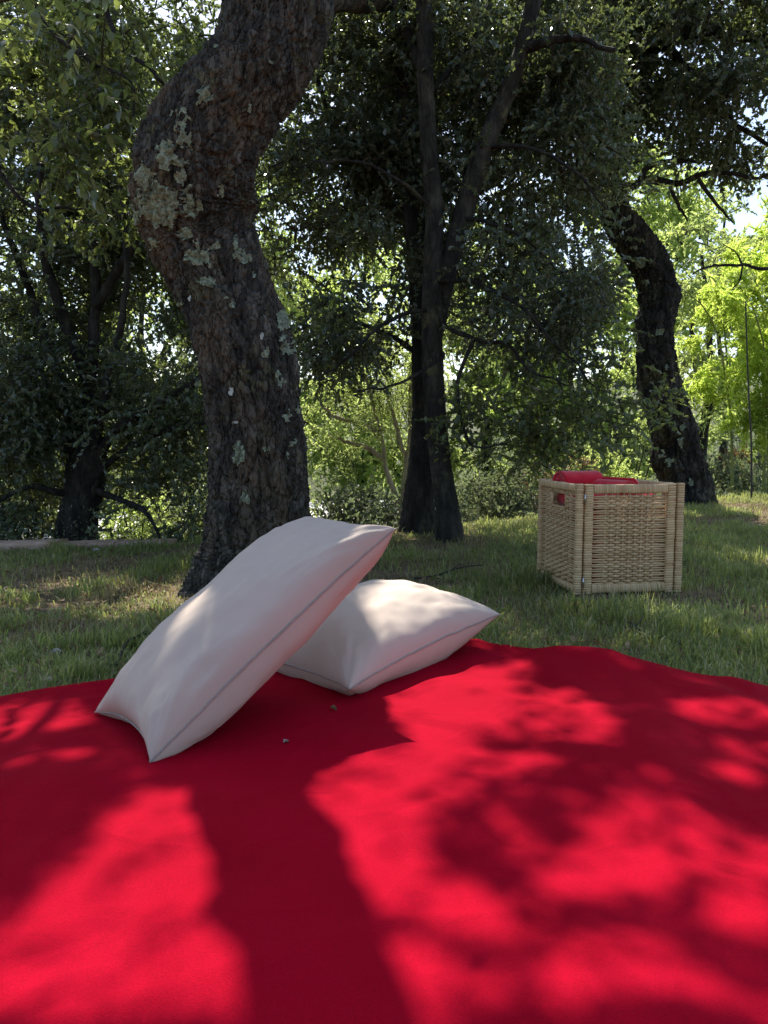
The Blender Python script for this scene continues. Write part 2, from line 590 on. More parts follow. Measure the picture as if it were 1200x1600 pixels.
gx = np.unique(np.concatenate([np.linspace(-120, -8, 16), np.linspace(-8, 9, 100), np.linspace(9, 120, 24)]))
gy = np.unique(np.concatenate([np.linspace(-30, -2, 8), np.linspace(-2, 12, 130), np.linspace(12, 40, 50), np.linspace(40, 160, 20)]))
sheet('lawn', gx, gy, ground_z, M['soil'], 'structure')

# ------------------------------------------------------------------ red blanket
# outline of the cloth on the ground, anticlockwise, starting on the far side
BL = [G(0, 1106)[:2], G(85, 1090)[:2], G(170, 1077)[:2], (-0.42, 1.80), (-0.18, 1.93), (0.04, 2.02), G(725, 1011)[:2], G(780, 1024)[:2],
      G(850, 1031)[:2], G(905, 1034)[:2], G(960, 1046)[:2], G(1080, 1069)[:2], G(1200, 1094)[:2], (1.05, 1.30), (1.22, 0.85), (1.25, 0.2),
      (1.1, -0.5), (0.3, -0.85), (-0.6, -0.8), (-1.15, -0.3), (-1.25, 0.4), (-1.16, 1.0), (-1.02, 1.33)]
BL = np.array([np.asarray(p, float) for p in BL])
BC0 = np.array([0.02, 0.6])
_th = np.unwrap(np.arctan2(BL[:, 1] - BC0[1], BL[:, 0] - BC0[0]))
_rr = np.hypot(BL[:, 0] - BC0[0], BL[:, 1] - BC0[1])
_ord = np.argsort(np.mod(_th, 2 * np.pi))
_ths, _rs = np.mod(_th, 2 * np.pi)[_ord], _rr[_ord]


def blanket_r(th):
    th = np.mod(th, 2 * np.pi)
    return np.interp(th, np.concatenate([[_ths[-1] - 2 * np.pi], _ths, [_ths[0] + 2 * np.pi]]), np.concatenate([[_rs[-1]], _rs, [_rs[0]]]))


def in_blanket(x, y, margin=0.0):
    return np.hypot(x - BC0[0], y - BC0[1]) < blanket_r(np.arctan2(y - BC0[1], x - BC0[0])) + margin


def blanket_z(x, y):
    z = 0.014 + 0.012 * (fbm(x * 3.0, y * 3.0, 1, 3, 31) - 0.5) * 2
    # long soft folds in a few directions
    for k, (ang, fr, am, ph) in enumerate([(0.5, 2.6, 0.007, 0.3), (2.2, 3.3, 0.006, 1.2), (1.25, 4.4, 0.0045, 2.0), (2.8, 5.2, 0.004, 0.7), (1.9, 9.0, 0.0022, 0.2), (0.1, 11.0, 0.002, 1.7)]):
        w = x * math.cos(ang) + y * math.sin(ang)
        q = -x * math.sin(ang) + y * math.cos(ang)
        n = vnoise(w * fr + 0.5 * fbm(q * 2, w * 0.8, k, 2, 50 + k) * 3 + ph, q * 0.55, 7 + k, 60 + k)
        z = z + am * np.exp(-((n - 0.5) / 0.11) ** 2)
    # rumples at the far right rim
    z = z + 0.016 * np.exp(-(((x - 0.48) / 0.14) ** 2 + ((y - 1.78) / 0.13) ** 2)) + 0.012 * np.exp(-(((x - 0.2) / 0.09) ** 2 + ((y - 1.9) / 0.11) ** 2))
    return np.maximum(z, 0.004)


def build_blanket():
    nr, na = 150, 300
    th = np.linspace(0, 2 * np.pi, na, endpoint=False)
    R = blanket_r(th)
    R = (R + np.roll(R, 1) + np.roll(R, -1) + np.roll(R, 2) + np.roll(R, -2)) / 5
    t = np.linspace(0.002, 1, nr)[:, None]
    X = BC0[0] + t * R * np.cos(th)
    Y = BC0[1] + t * R * np.sin(th)
    Z = blanket_z(X, Y)
    lift = 0.010 * (fbm(np.cos(th) * 5, np.sin(th) * 5, 2, 3, 77)) * sstep(0.93, 1.0, t)
    Z = Z + lift
    # hem: turn the rim down and back under
    rims = [(1.0015, -0.0025), (1.001, -0.006), (0.985, -0.007)]
    XX, YY, ZZ = [X], [Y], [Z]
    for k, dz in rims:
        XX.append((BC0[0] + k * R * np.cos(th))[None])
        YY.append((BC0[1] + k * R * np.sin(th))[None])
        ZZ.append(Z[-1:] + dz)
    V = np.stack([np.concatenate(XX), np.concatenate(YY), np.concatenate(ZZ)], -1).reshape(-1, 3)
    Q = grid_quads(nr + len(rims), na)
    V = np.concatenate([V, [[BC0[0], BC0[1], float(Z[0].mean())]]])
    j = np.arange(na)
    T3 = np.stack([np.full(na, len(V) - 1), j, (j + 1) % na], -1)
    o = link('picnic_blanket', raw_mesh('picnic_blanket', V, [Q, T3], M['red']))
    tag(o, 'large plain red cotton blanket spread flat on the grass', 'blanket')


build_blanket()


# ------------------------------------------------------------------ cushions
def cushion(name, label, cen, ax, ay, L, Wd, T, seed, pinch=0.09, power=0.42, wr=0.006, sag=None):
    """Stuffed rectangular cushion: ax, ay are its long and short directions."""
    ax = nrm(np.asarray(ax, float))
    ay = np.asarray(ay, float)
    ay = nrm(ay - ax * (ay @ ax))
    az = np.cross(ax, ay)
    cen = np.asarray(cen, float)
    root = thing(name, label, 'cushion', cen)
    nu, nv = 120, 84
    u = np.sin(np.linspace(-1, 1, nu) * np.pi / 2)[:, None] * np.ones(nv)
    v = np.sin(np.linspace(-1, 1, nv) * np.pi / 2)[None, :] * np.ones((nu, 1))

    def plan(u, v):
        kx = pinch * (1 - np.abs(v) ** 2.2)
        ky = pinch * 1.15 * (1 - np.abs(u) ** 2.2)
        x = L / 2 * u * (1 - kx * np.abs(u) ** 1.5)
        y = Wd / 2 * v * (1 - ky * np.abs(v) ** 1.5)
        return x, y

    X, Y = plan(u, v)
    base = (np.clip(1 - u ** 2, 0, 1) * np.clip(1 - v ** 2, 0, 1)) ** power
    mb = MB()
    for s in (1, -1):
        Z = s * T / 2 * base
        # pull wrinkles run in from the corners and die out in the middle of the panel
        edge = np.clip(1 - base, 0, 1)
        corner = np.clip(np.abs(u * v), 0, 1) ** 1.5
        ang = np.arctan2(np.abs(v) - 1.15, np.abs(u) - 1.15)
        w1 = (fbm(ang * 5 + 3 * np.sign(u) + 7 * np.sign(v), np.hypot(u, v) * 1.2, s, 3, seed) - 0.5) * 2
        w2 = (fbm(u * 2.4 + seed, v * 2.4, s * 2, 3, seed + 5) - 0.5) * 2
        env = np.minimum(1, base * 2.2)
        w3 = (fbm(u * 1.3 - v * 2.0 + seed, v * 4.2 + u, s * 3, 3, seed + 8) - 0.5) * 2
        Z = Z + s * env * (wr * 2.6 * w1 * corner + wr * 1.1 * w2 + wr * 0.9 * w3 * (0.3 + np.abs(u * v) ** 0.5))
        # gathers along the seam
        g = np.sin(u * 34 + 6 * w2) * np.exp(-((1 - np.abs(v)) / 0.12) ** 2) + np.sin(v * 26 + 6 * w2) * np.exp(-((1 - np.abs(u)) / 0.10) ** 2)
        Z = Z + s * env * 0.0012 * g * (0.4 + w2 * 0.8)
        if sag is not None:
            Z = Z + sag(u, v)
        V = X[..., None] * ax + Y[..., None] * ay + Z[..., None] * az
        Q = grid_quads(nu, nv, False)
        mb.add(V.reshape(-1, 3), Q[:, ::-1] if s > 0 else Q)
    V = np.concatenate(mb.V)
    me = raw_mesh('cover', V, np.concatenate(mb.Q), M['canvas'])
    import bmesh
    bm = bmesh.new()
    bm.from_mesh(me)
    bmesh.ops.remove_doubles(bm, verts=bm.verts, dist=1e-5)
    bm.to_mesh(me)
    bm.free()
    for p in me.polygons:
        p.use_smooth = True
    link('cover', me, root)
    # seam cord round the rim
    k = 130
    e = np.linspace(-1, 1, k)
    ring = np.concatenate([np.stack([e, -np.ones(k)], -1)[:-1], np.stack([np.ones(k), e], -1)[:-1], np.stack([-e, np.ones(k)], -1)[:-1], np.stack([-np.ones(k), -e], -1)[:-1]])
    x, y = plan(ring[:, 0], ring[:, 1])
    z = sag(ring[:, 0], ring[:, 1]) if sag is not None else 0 * x
    z = z + 0.0022 * (fbm(x * 26 + seed, y * 26, 1, 3, seed + 40) - 0.5) * 2
    pth = x[:, None] * ax + y[:, None] * ay + z[:, None] * az
    out = nrm(x[:, None] * ax * 0.7 + y[:, None] * ay)
    mb2 = MB()
    prof = [(0.0005, 0.0016), (0.0028, 0.0016), (0.0034, 0.0), (0.0028, -0.0016), (0.0005, -0.0016)]
    VV = np.stack([pth + out * a + az * b for a, b in prof], 1)
    n = len(pth)
    i = np.arange(n)[:, None]
    j = np.arange(len(prof) - 1)[None, :]
    p = len(prof)
    Q = np.stack([i * p + j, ((i + 1) % n) * p + j, ((i + 1) % n) * p + j + 1, i * p + j + 1], -1).reshape(-1, 4)
    mb2.add(VV.reshape(-1, 3), Q)
    mb2.build('seam', M['thread'], root)
    return root


# left cushion: corners A (low far), B (low near), C (high near)
def frame_cushion(b, c, roll, w):
    """Near edge b-c, the short side leaving it towards the back at a given roll; returns centre, directions."""
    ax = nrm(c - b)
    h = nrm(np.cross(ax, [0, 0, 1.0]))
    v = np.cross(h, ax)
    ay = -h * math.cos(roll) + v * math.sin(roll)
    return (b + c) / 2 + ay * w / 2, ax, ay, float(np.linalg.norm(c - b))


LB, LC = G(236, 1190, 0.030), P(617, 826, 1.50)
cL, axL, ayL, lenL = frame_cushion(LB, LC, math.radians(-1), 0.30)
# az must point up: swap the sense of the short side
cushion('cushion', 'big off white cushion leaning up on the other cushion by the tree', cL, axL, ayL, lenL, 0.30, 0.185, 3, 0.09, 0.36, 0.009)
RE, RF = G(546, 1076, 0.05), G(781, 960, 0.115)
cR, axR, ayR, lenR = frame_cushion(RE, RF, math.radians(-1), 0.40)
cushion('cushion', 'off white cushion lying flat on the red blanket under the leaning one', cR, axR, ayR, lenR, 0.40, 0.225, 9, 0.085, 0.46, 0.008)

# tiny bits lying on the cloth
for (px, py, r, mkey, lab, nm, cat) in [(447, 1162, 0.0045, 'pebble', 'tiny pale crumpled petal lying on the red blanket', 'petal', 'petal'),
                                       (521, 1111, 0.0055, 'leaf_dry', 'tiny brown curled leaf bit lying on the red blanket', 'leaf_fragment', 'leaf')]:
    c = G(px, py, 0.02)
    c[2] = float(blanket_z(c[0], c[1])) + r * 0.5
    mb = MB()
    u = np.linspace(0, 1, 7)[:, None]
    v = np.linspace(-1, 1, 5)[None, :]
    x = (u - 0.5) * 2 * r * 1.3 + 0 * v
    yy = v * r * np.sin(np.pi * np.clip(u, 0.06, 0.94)) + 0 * u
    zz = r * 0.7 * v ** 2 + r * 0.3 * np.sin(u * 5) + 0 * x
    Vt = np.stack([x, yy, zz], -1).reshape(-1, 3)
    Vb = Vt - np.array([0, 0, r * 0.18])
    q = grid_quads(7, 5, False)
    mb.add(Vt, q)
    mb.add(Vb, q[:, ::-1])
    o = mb.build(nm, M[mkey])
    o.location = c
    o.rotation_euler.z = px
    tag(o, lab, cat)


# ------------------------------------------------------------------ wicker basket
BW, BH, BAR = 0.41, 0.40, 0.027


def wrapped_bar_mesh(name, length, w, d, pitch=0.0088):
    """A bar along +Z wrapped in cane: w along X, d along Y."""
    n = max(4, int(length / pitch))
    th = np.linspace(0, 2 * np.pi, 16, endpoint=False)
    sx = np.sign(np.cos(th)) * np.abs(np.cos(th)) ** 0.5
    sy = np.sign(np.sin(th)) * np.abs(np.sin(th)) ** 0.5
    rings = []
    rs = np.random.default_rng(int(length * 1000) + int(w * 7000))
    z = 0.0
    for i in range(n):
        p = length / n
        jit = rs.normal(0, 0.0004, 2)
        for f, k in ((-0.02, 0.84), (0.22, 0.99), (0.5, 1.02), (0.78, 0.99), (1.02, 0.84)):
            slant = sx * p * 0.10
            rings.append(np.stack([sx * (w / 2) * k + jit[0], sy * (d / 2) * k + jit[1], np.clip(z + f * p + slant, 0, length)], -1))
        z += p
    V = np.concatenate(rings)
    nr = len(rings)
    Q = np.concatenate([grid_quads(5, 16) + 80 * i for i in range(n)])     # one ring of cane per turn
    V = np.concatenate([V, [[0, 0, 0], [0, 0, length]]])
    j = np.arange(16)
    k = (j + 1) % 16
    T3 = np.concatenate([np.stack([k, j, np.full(16, nr * 16)], -1), np.stack([(nr - 1) * 16 + j, (nr - 1) * 16 + k, np.full(16, nr * 16 + 1)], -1)])
    return raw_mesh(name, V, [Q, T3], M['rattan'])


def strand_mesh(name, x0, x1, stakes, phase, pitch, ends=(True, True)):
    """A flat cane strand along X weaving over and under vertical stakes (X positions)."""
    st = np.asarray(stakes)
    xs = np.unique(np.round(np.concatenate([np.linspace(x0, x1, 40), st[(st > x0) & (st < x1)]]), 5))
    # weave offset: alternates sign at each stake
    k = np.interp(xs, st, np.arange(len(st)), left=-0.6, right=len(st) - 0.4)
    y = 0.0055 * np.cos(np.pi * (k + phase))
    a = sstep(st[0] - 0.055, st[0] - 0.01, xs) * (1 - sstep(st[-1] + 0.01, st[-1] + 0.055, xs))
    y = y * a
    full = 0.50 * a + 0.26 * (1 - a)
    h = pitch * full * (1 + 0.10 * np.cos(2 * np.pi * k) * a)
    dz = (1 - a) * pitch * 0.13 * (1 if phase else -1)
    prof = np.array([(-0.0022, -0.55), (-0.0026, 0.0), (-0.0022, 0.55), (-0.0004, 1.0), (0.0022, 0.5), (0.0022, -0.5), (-0.0004, -1.0)])
    V = np.stack([np.stack([xs, y + p[0], dz + p[1] * h], -1) for p in prof], 1).reshape(-1, 3)
    return raw_mesh(name, V, grid_quads(len(xs), len(prof)), M['rattan'])


def build_basket():
    root = thing('wicker_basket', 'square woven wicker basket holding red blankets on the grass', 'basket', (0, 0, 0))
    c0 = G(898, 931)
    root.location = (c0[0], c0[1], 0.0)
    root.rotation_euler.z = math.radians(8)
    pitch = 0.0088
    bar_side = wrapped_bar_mesh('stile', BH, BAR, BAR)
    rail_side = wrapped_bar_mesh('rail', BW - 2 * BAR, BAR, BAR)
    bar_front = wrapped_bar_mesh('stile', BH - 0.002, 0.033, 0.026)
    fl = BW - 2 * BAR - 0.010
    rail_front = wrapped_bar_mesh('rail', fl - 2 * 0.033, 0.034, 0.026)
    stake_bm = MB()
    zz = np.linspace(0, BH - 2 * BAR, 8)
    tube(stake_bm, np.stack([0 * zz, 0 * zz, zz], -1), 0.0032, 6)
    stake_me = None

    def panel(loc, rz, length, stile_me, rail_me, sw, rh, lab, slot):
        p = bpy.data.objects.new('side_panel', None)
        COL.objects.link(p)
        p.parent = root
        p.location = loc
        p.rotation_euler.z = rz
        p['label'] = lab
        nonlocal stake_me
        for x in (sw / 2, length - sw / 2):
            o = link('stile', stile_me, p)
            o.location = (x, 0, 0.001)
        for z in (rh / 2 + 0.004, BH - rh / 2 - 0.002):
            o = link('rail', rail_me, p)
            o.location = (sw, 0, z)
            o.rotation_euler = (0, math.pi / 2, 0)
        x0, x1 = sw, length - sw
        span = x1 - x0
        stakes = np.linspace(x0 + span * 0.17, x1 - span * 0.17, 9)
        if stake_me is None:
            stake_me = stake_bm.build('stake', M['rattan'], p)
            o = stake_me
            stake_me = o.data
            bpy.data.objects.remove(o)
        for x in stakes:
            o = link('stake', stake_me, p)
            o.location = (x, 0, rh)
            if slot and x0 + span * 0.29 < x < x0 + span * 0.71:
                o.scale.z = (BH - 0.098 - rh) / (BH - 2 * BAR)
        zs = np.arange(rh + pitch * 0.5, BH - rh - pitch * 0.3, pitch)
        sl = (x0 + span * 0.30, x0 + span * 0.70)
        cache = {}
        for i, z in enumerate(zs):
            ph = i % 2
            rows = [(x0 - 0.002, x1 + 0.002)]
            if slot and BH - 0.095 < z < BH - 0.042:
                rows = [(x0 - 0.002, sl[0]), (sl[1], x1 + 0.002)]
            for r in rows:
                key = (round(r[0], 4), round(r[1], 4), ph)
                if key not in cache:
                    cache[key] = strand_mesh('strand', r[0], r[1], stakes, ph, pitch)
                o = link('strand', cache[key], p)
                o.location = (0, RNG.normal(0, 0.0005), z + RNG.normal(0, 0.0005))
                o.rotation_euler.y = RNG.normal(0, 0.0022)
        if slot:      # cane round the hand hole
            mb = MB()
            for z in (BH - 0.098, BH - 0.040):
                tube(mb, [(sl[0], 0, z), (sl[1], 0, z)], 0.006, 8)
            for x in sl:
                tube(mb, [(x, 0, BH - 0.1), (x, 0, BH - 0.038)], 0.006, 8)
            mb.build('hand_hole_rim', M['rattan'], p)
        return p

    # front and back panels sit between the two side panels
    t = BAR / 2
    panel((BAR + 0.006, 0.016, 0), 0, fl, bar_front, rail_front, 0.033, 0.034, 'front woven panel with open slits at both ends', False)
    panel((BW - BAR - 0.005, BW - 0.014, 0), math.pi, fl, bar_front, rail_front, 0.033, 0.034, 'back woven panel behind the rolled blankets', False)
    panel((t, BW, 0), -math.pi / 2, BW, bar_side, rail_side, BAR, BAR, 'left woven panel with a cut out hand hole', True)
    panel((BW - t, 0, 0), math.pi / 2, BW, bar_side, rail_side, BAR, BAR, 'right woven panel with a cut out hand hole', True)
    mb = MB()
    box(mb, (BAR, 0.02, 0.012), (BW - BAR, BW - 0.02, 0.020))
    mb.build('bottom_board', M['rattan'], root)
    for z in (0.335, 0.035):
        mb = MB()
        box(mb, (BAR + 0.001, -0.0012, z), (BAR + 0.005, 0.004, z + 0.028))
        tube(mb, [(BAR + 0.003, -0.002, z - 0.002), (BAR + 0.003, -0.002, z + 0.030)], 0.002, 8)
        mb.build('hinge', M['metal'], root)
    return root


basket = build_basket()
bas_m = Matrix.Translation(basket.location) @ Matrix.Rotation(math.radians(8), 4, 'Z')


def rolled_blanket(lab, cen, yaw, length, r, turns, squash, seed):
    """A blanket rolled up: a spiral sheet with thickness, its axis along local X."""
    n = int(turns * 40)
    a = np.linspace(0, 2 * np.pi * turns, n)
    thick = r / (turns + 0.6)
    rad = thick * 0.7 + (r - thick * 0.7) * a / a[-1]
    nx = 26
    xs = np.linspace(-0.5, 0.5, nx)
    mb = MB()
    loops = []
    for k in (0, 1):
        rr = rad - (thick * 0.72 if k else 0)
        wob = 1 + 0.05 * (fbm(np.cos(a)[None] * 1.5 + seed, np.sin(a)[None] * 1.5, xs[:, None] * 3, 3, seed) - 0.5) * 2
        endpull = 0.012 * (vnoise(a[None] * 0.8, seed, np.sign(xs)[:, None], seed) - 0.5) * (np.abs(xs)[:, None] * 2) ** 3
        Y = rr[None] * np.cos(a)[None] * wob
        Z = rr[None] * np.sin(a)[None] * wob * squash
        X = xs[:, None] * length + endpull * np.sign(xs)[:, None] + 0 * Y
        loops.append(np.stack([X, Y, Z], -1))
    q = grid_quads(nx, n, False)
    for k, V in enumerate(loops):
        mb.add(V.reshape(-1, 3), q if k else q[:, ::-1])
    # close both spiral ends and the free hem
    off = nx * n
    for row in (0, nx - 1):
        i = row * n + np.arange(n - 1)
        q2 = np.stack([i, i + 1, i + 1 + off, i + off], -1)
        mb.Q.append(q2 if row == 0 else q2[:, ::-1])
    i = np.arange(nx - 1) * n + n - 1
    mb.Q.append(np.stack([i, i + n, i + n + off, i + off], -1))
    o = mb.build('rolled_blanket', M['fleece'])
    o.matrix_world = bas_m @ Matrix.Translation(Vector(cen)) @ Matrix.Rotation(yaw, 4, 'Z')
    tag(o, lab, 'blanket')
    return o


rolled_blanket('rolled red fleece blanket standing highest at the back of the basket', (0.112, 0.27, 0.40), math.radians(12), 0.165, 0.052, 2.6, 0.8, 4)
rolled_blanket('rolled red fleece blanket with its coiled end showing near the basket front', (0.215, 0.175, 0.372), math.radians(-66), 0.17, 0.05, 3.2, 0.9, 8)


def folded_stack():
    mb = MB()
    for k in range(6):
        z0 = 0.022 + k * 0.0555
        n = 34
        th = np.linspace(0, 2 * np.pi, n, endpoint=False)
        sx = np.sign(np.cos(th)) * np.abs(np.cos(th)) ** 0.25
        sy = np.sign(np.sin(th)) * np.abs(np.sin(th)) ** 0.25
        rows = []
        for f, z in ((0.0, 0.004), (0.9, 0.004), (0.98, 0.014), (1.0, 0.028), (0.98, 0.044), (0.9, 0.055), (0.0, 0.057)):
            w = 1 + 0.012 * (vnoise(sx * 3 + k, sy * 3, z * 50, 3) - 0.5)
            rows.append(np.stack([BW / 2 + sx * 0.164 * f * w, BW / 2 + sy * 0.14 * f * w, np.full(n, z0 + z) + 0.006 * (vnoise(sx * f * 2, sy * f * 2, k, 5) - 0.5)], -1))
        V = np.concatenate(rows)
        mb.add(V, grid_quads(len(rows), n))
    o = mb.build('folded_blanket', M['fleece'])
    o.matrix_world = bas_m
    tag(o, 'folded red fleece blanket filling the basket below the two rolls', 'blanket')


folded_stack()


# ------------------------------------------------------------------ bark trunks
def plates(a, b, wrap, seed):
    """Cell pattern on a surface closed along a: distance to the nearest edge and a height per cell."""
    ia, ib = np.floor(a).astype(np.int64), np.floor(b).astype(np.int64)
    f1 = np.full(a.shape, 9.0)
    f2 = np.full(a.shape, 9.0)
    hid = np.zeros(a.shape)
    for da in (-1, 0, 1):
        for db in (-1, 0, 1):
            ca, cb = ia + da, ib + db
            wa = np.mod(ca, wrap)
            z = np.zeros_like(wa)
            pa, pb = ca + 0.1 + 0.8 * _hash(wa, cb, z, seed), cb + 0.1 + 0.8 * _hash(wa, cb, z + 7, seed)
            dd = np.hypot(a - pa, b - pb)
            h = _hash(wa, cb, z + 13, seed)
            near = dd < f1
            f2 = np.where(near, f1, np.minimum(f2, dd))
            hid = np.where(near, h, hid)
            f1 = np.where(near, dd, f1)
    return f2 - f1, hid


def bark_trunk(path, rad, nring, nseg, amp=1.0, seed=0, flare=0.0, squash=None):
    """Vertices (nring, nseg, 3) and outward normals of a fissured trunk along path."""
    c = catmull(np.concatenate([path, np.asarray(rad)[:, None]], 1), nring)
    pth, r = c[:, :3], c[:, 3]
    T, A, B = frames(pth)
    s = np.concatenate([[0], np.cumsum(np.linalg.norm(np.diff(pth, axis=0), axis=1))])[:, None]
    th = np.linspace(0, 2 * np.pi, nseg, endpoint=False)[None]
    cx, cy = np.cos(th) * r.mean(), np.sin(th) * r.mean()
    R = r[:, None] * np.ones(nseg)
    R = R * (1 + 0.20 * amp * (fbm(cx * 6, cy * 6, s * 3.4, 3, seed) - 0.5) * 2)
    R = R + 0.012 * amp * (vnoise(cx * 16, cy * 16, s * 2.0, seed + 2) - 0.5) * 2
    if flare:
        lob = 0.5 + 0.5 * np.cos(th * 4 + 1.3) + 0.4 * np.cos(th * 7 + seed)
        R = R + flare * np.exp(-s / 0.16) * (0.35 + 0.5 * lob)
    r0 = float(np.median(r))
    u = th / (2 * np.pi) * np.ones_like(s)
    wu = (fbm(cx * 9, cy * 9, s * 7, 3, seed + 3) - 0.5)
    ws = (fbm(cx * 9 + 4, cy * 9, s * 7, 3, seed + 4) - 0.5)
    d = 0
    for cw, ch, dep, off, wid, wp in ((0.050, 0.14, 0.015, 0.007, 0.16, 0.10), (0.020, 0.030, 0.009, 0.007, 0.22, 0.035), (0.009, 0.010, 0.0045, 0.005, 0.3, 0.012)):
        nu = max(5, int(round(2 * np.pi * r0 / cw)))
        e, hgt = plates(u * nu + wu * wp / cw, s / ch + ws * wp / ch * 1.5, nu, seed + int(cw * 1000))
        d = d - dep * (1 - sstep(0.0, wid, e)) + off * (hgt - 0.5)
    n3 = fbm(cx * 60, cy * 60, s * 60, 3, seed + 13) - 0.5
    d = d + 0.012 * n3 + 0.012 * (fbm(cx * 14, cy * 14, s * 9, 3, seed + 15) - 0.5)
    R = R + d * amp
    nor = np.cos(th)[..., None] * A[:, None] + np.sin(th)[..., None] * B[:, None]
    return pth[:, None] + R[..., None] * nor, nor, pth, r


def trunk_obj(name, V, m, parent, origin, kind=None):
    n, k = V.shape[:2]
    VV = V.reshape(-1, 3) - origin
    return link(name, raw_mesh(name, VV, grid_quads(n, k), m), parent, kind)


# ------------------------------------------------------------------ foliage
def leaf_object(name, C, D, Nn, L, Wd, m, parent, origin, fine=False):
    D = nrm(D)
    Nn = nrm(Nn - D * np.sum(Nn * D, -1, keepdims=True))
    Sd = np.cross(D, Nn)
    L, Wd = L[:, None], Wd[:, None]
    b = C - D * L / 2
    tip = C + D * L / 2 - Nn * L * 0.10
    n = len(C)
    i = np.arange(n)[:, None]
    if fine:
        m1, m2 = C - D * L * 0.2, C + D * L * 0.18
        l1, r1 = m1 + Sd * Wd * 0.46 + Nn * Wd * 0.14, m1 - Sd * Wd * 0.46 + Nn * Wd * 0.14
        l2, r2 = m2 + Sd * Wd * 0.44 + Nn * Wd * 0.10, m2 - Sd * Wd * 0.44 + Nn * Wd * 0.10
        V = np.stack([b, r1, r2, tip, l2, l1], 1).reshape(-1, 3)
        F = np.concatenate([i * 6 + np.array([[0, 1, 2, 3]]), i * 6 + np.array([[0, 3, 4, 5]])])
    else:
        mid = C - D * L * 0.05
        l, r = mid + Sd * Wd / 2 + Nn * Wd * 0.12, mid - Sd * Wd / 2 + Nn * Wd * 0.12
        V = np.stack([b, r, tip, l], 1).reshape(-1, 3)
        F = i * 4 + np.array([[0, 1, 2, 3]])
    return link(name, raw_mesh(name, V - origin, F, m, False), parent, 'stuff')


def rand_dir(n):
    return nrm(RNG.normal(size=(n, 3)))


def sprays(cl, outward, ntw, nlf, tlen, droop=0.25, spread=1.0):
    """Twigs from cluster centres and leaves along them. cl (k,3), outward (k,3)."""
    k = len(cl)
    c = np.repeat(cl, ntw, 0)
    o = np.repeat(outward, ntw, 0)
    d = nrm(rand_dir(k * ntw) * spread + o * 0.6 + np.array([0, 0, -droop * 0.5]))
    ln = tlen * RNG.uniform(0.55, 1.25, (len(c), 1))
    c = c + RNG.normal(size=c.shape) * tlen * 0.25
    # twig: c -> c + d*ln, bending down
    tw0, tw1 = c, c + d * ln + np.array([0, 0, -1.0]) * droop * ln * 0.6
    t = (np.arange(nlf) + RNG.uniform(0, 1, (len(c), nlf))) / nlf
    t = 0.12 + 0.9 * t
    Lp = c[:, None] + (d * ln)[:, None] * t[..., None] + np.array([0, 0, -1.0]) * (droop * ln * 0.6)[:, None] * (t ** 2)[..., None]
    Ld = nrm(d[:, None] * 0.55 + rand_dir(len(c) * nlf).reshape(len(c), nlf, 3) * 0.85 + np.array([0, 0, -droop * 0.5]))
    return tw0, tw1, Lp.reshape(-1, 3), Ld.reshape(-1, 3)


def twig_mesh(mb, a, b, r):
    """Many three-sided straight twigs at once."""
    n = len(a)
    if n == 0:
        return
    T = nrm(b - a)
    ref = np.where(np.abs(T[:, 2:3]) < 0.9, np.array([[0, 0, 1.0]]), np.array([[1.0, 0, 0]]))
    A = nrm(np.cross(T, ref))
    B = np.cross(T, A)
    V = []
    for base, k in ((a, 1.0), (b, 0.35)):
        for th in (0, 2.094, 4.189):
            V.append(base + (A * math.cos(th) + B * math.sin(th)) * r * k)
    V = np.stack(V, 1).reshape(-1, 3)
    i = np.arange(n)[:, None] * 6
    Q = np.concatenate([i + np.array([[j, (j + 1) % 3, 3 + (j + 1) % 3, 3 + j]]) for j in range(3)])
    mb.add(V, Q)


def link_branches(mb, limbs, targets, r0=0.008):
    """Thin branches growing out to every target, each from the nearest wood already there."""
    if len(limbs) == 0 or len(targets) == 0:
        return
    targets = np.asarray(targets)
    near = np.array([np.linalg.norm(limbs - t, axis=1).min() for t in targets])
    buf = np.empty((len(limbs) + 3 * len(targets), 3))
    buf[:len(limbs)] = limbs
    nb = len(limbs)
    for i in np.argsort(near):
        t = targets[i]
        dd = np.linalg.norm(buf[:nb] - t, axis=1)
        a = buf[int(np.argmin(dd * RNG.uniform(1.0, 1.25, nb)))]
        ln = np.linalg.norm(t - a)
        if ln < 0.04 or ln > 1.8:
            continue
        side = RNG.normal(size=3) * ln * 0.12
        pth = catmull(np.array([a, a + (t - a) * 0.35 + side + np.array([0, 0, 0.05 * ln]), a + (t - a) * 0.7 - side * 0.6 + np.array([0, 0, 0.03 * ln]), t]), 5)
        rr = r0 * min(1.3, 0.35 + near[i])
        tube(mb, pth, np.linspace(rr, rr * 0.4, 5), 3, cap=False)
        buf[nb:nb + 3] = pth[[2, 3, 4]]
        nb += 3


def pxblob(px, py, y, rx, ry, ry_depth):
    """Ellipsoid given where it shows: centre pixel, distance, pixel radii, depth radius."""
    k = y / FPX
    return (P(px, py, y), np.array([rx * k, ry_depth, ry * k]))


def in_blobs(blobs, n, shell=0.0):
    w = np.array([b[1].prod() for b in blobs]) ** 0.85
    idx = RNG.choice(len(blobs), n, p=w / w.sum())
    d = rand_dir(n)
    r = RNG.uniform(shell ** 3, 1, n) ** (1 / 3)
    c = np.array([b[0] for b in blobs])[idx]
    s = np.array([b[1] for b in blobs])[idx]
    return c + d * s * r[:, None], d


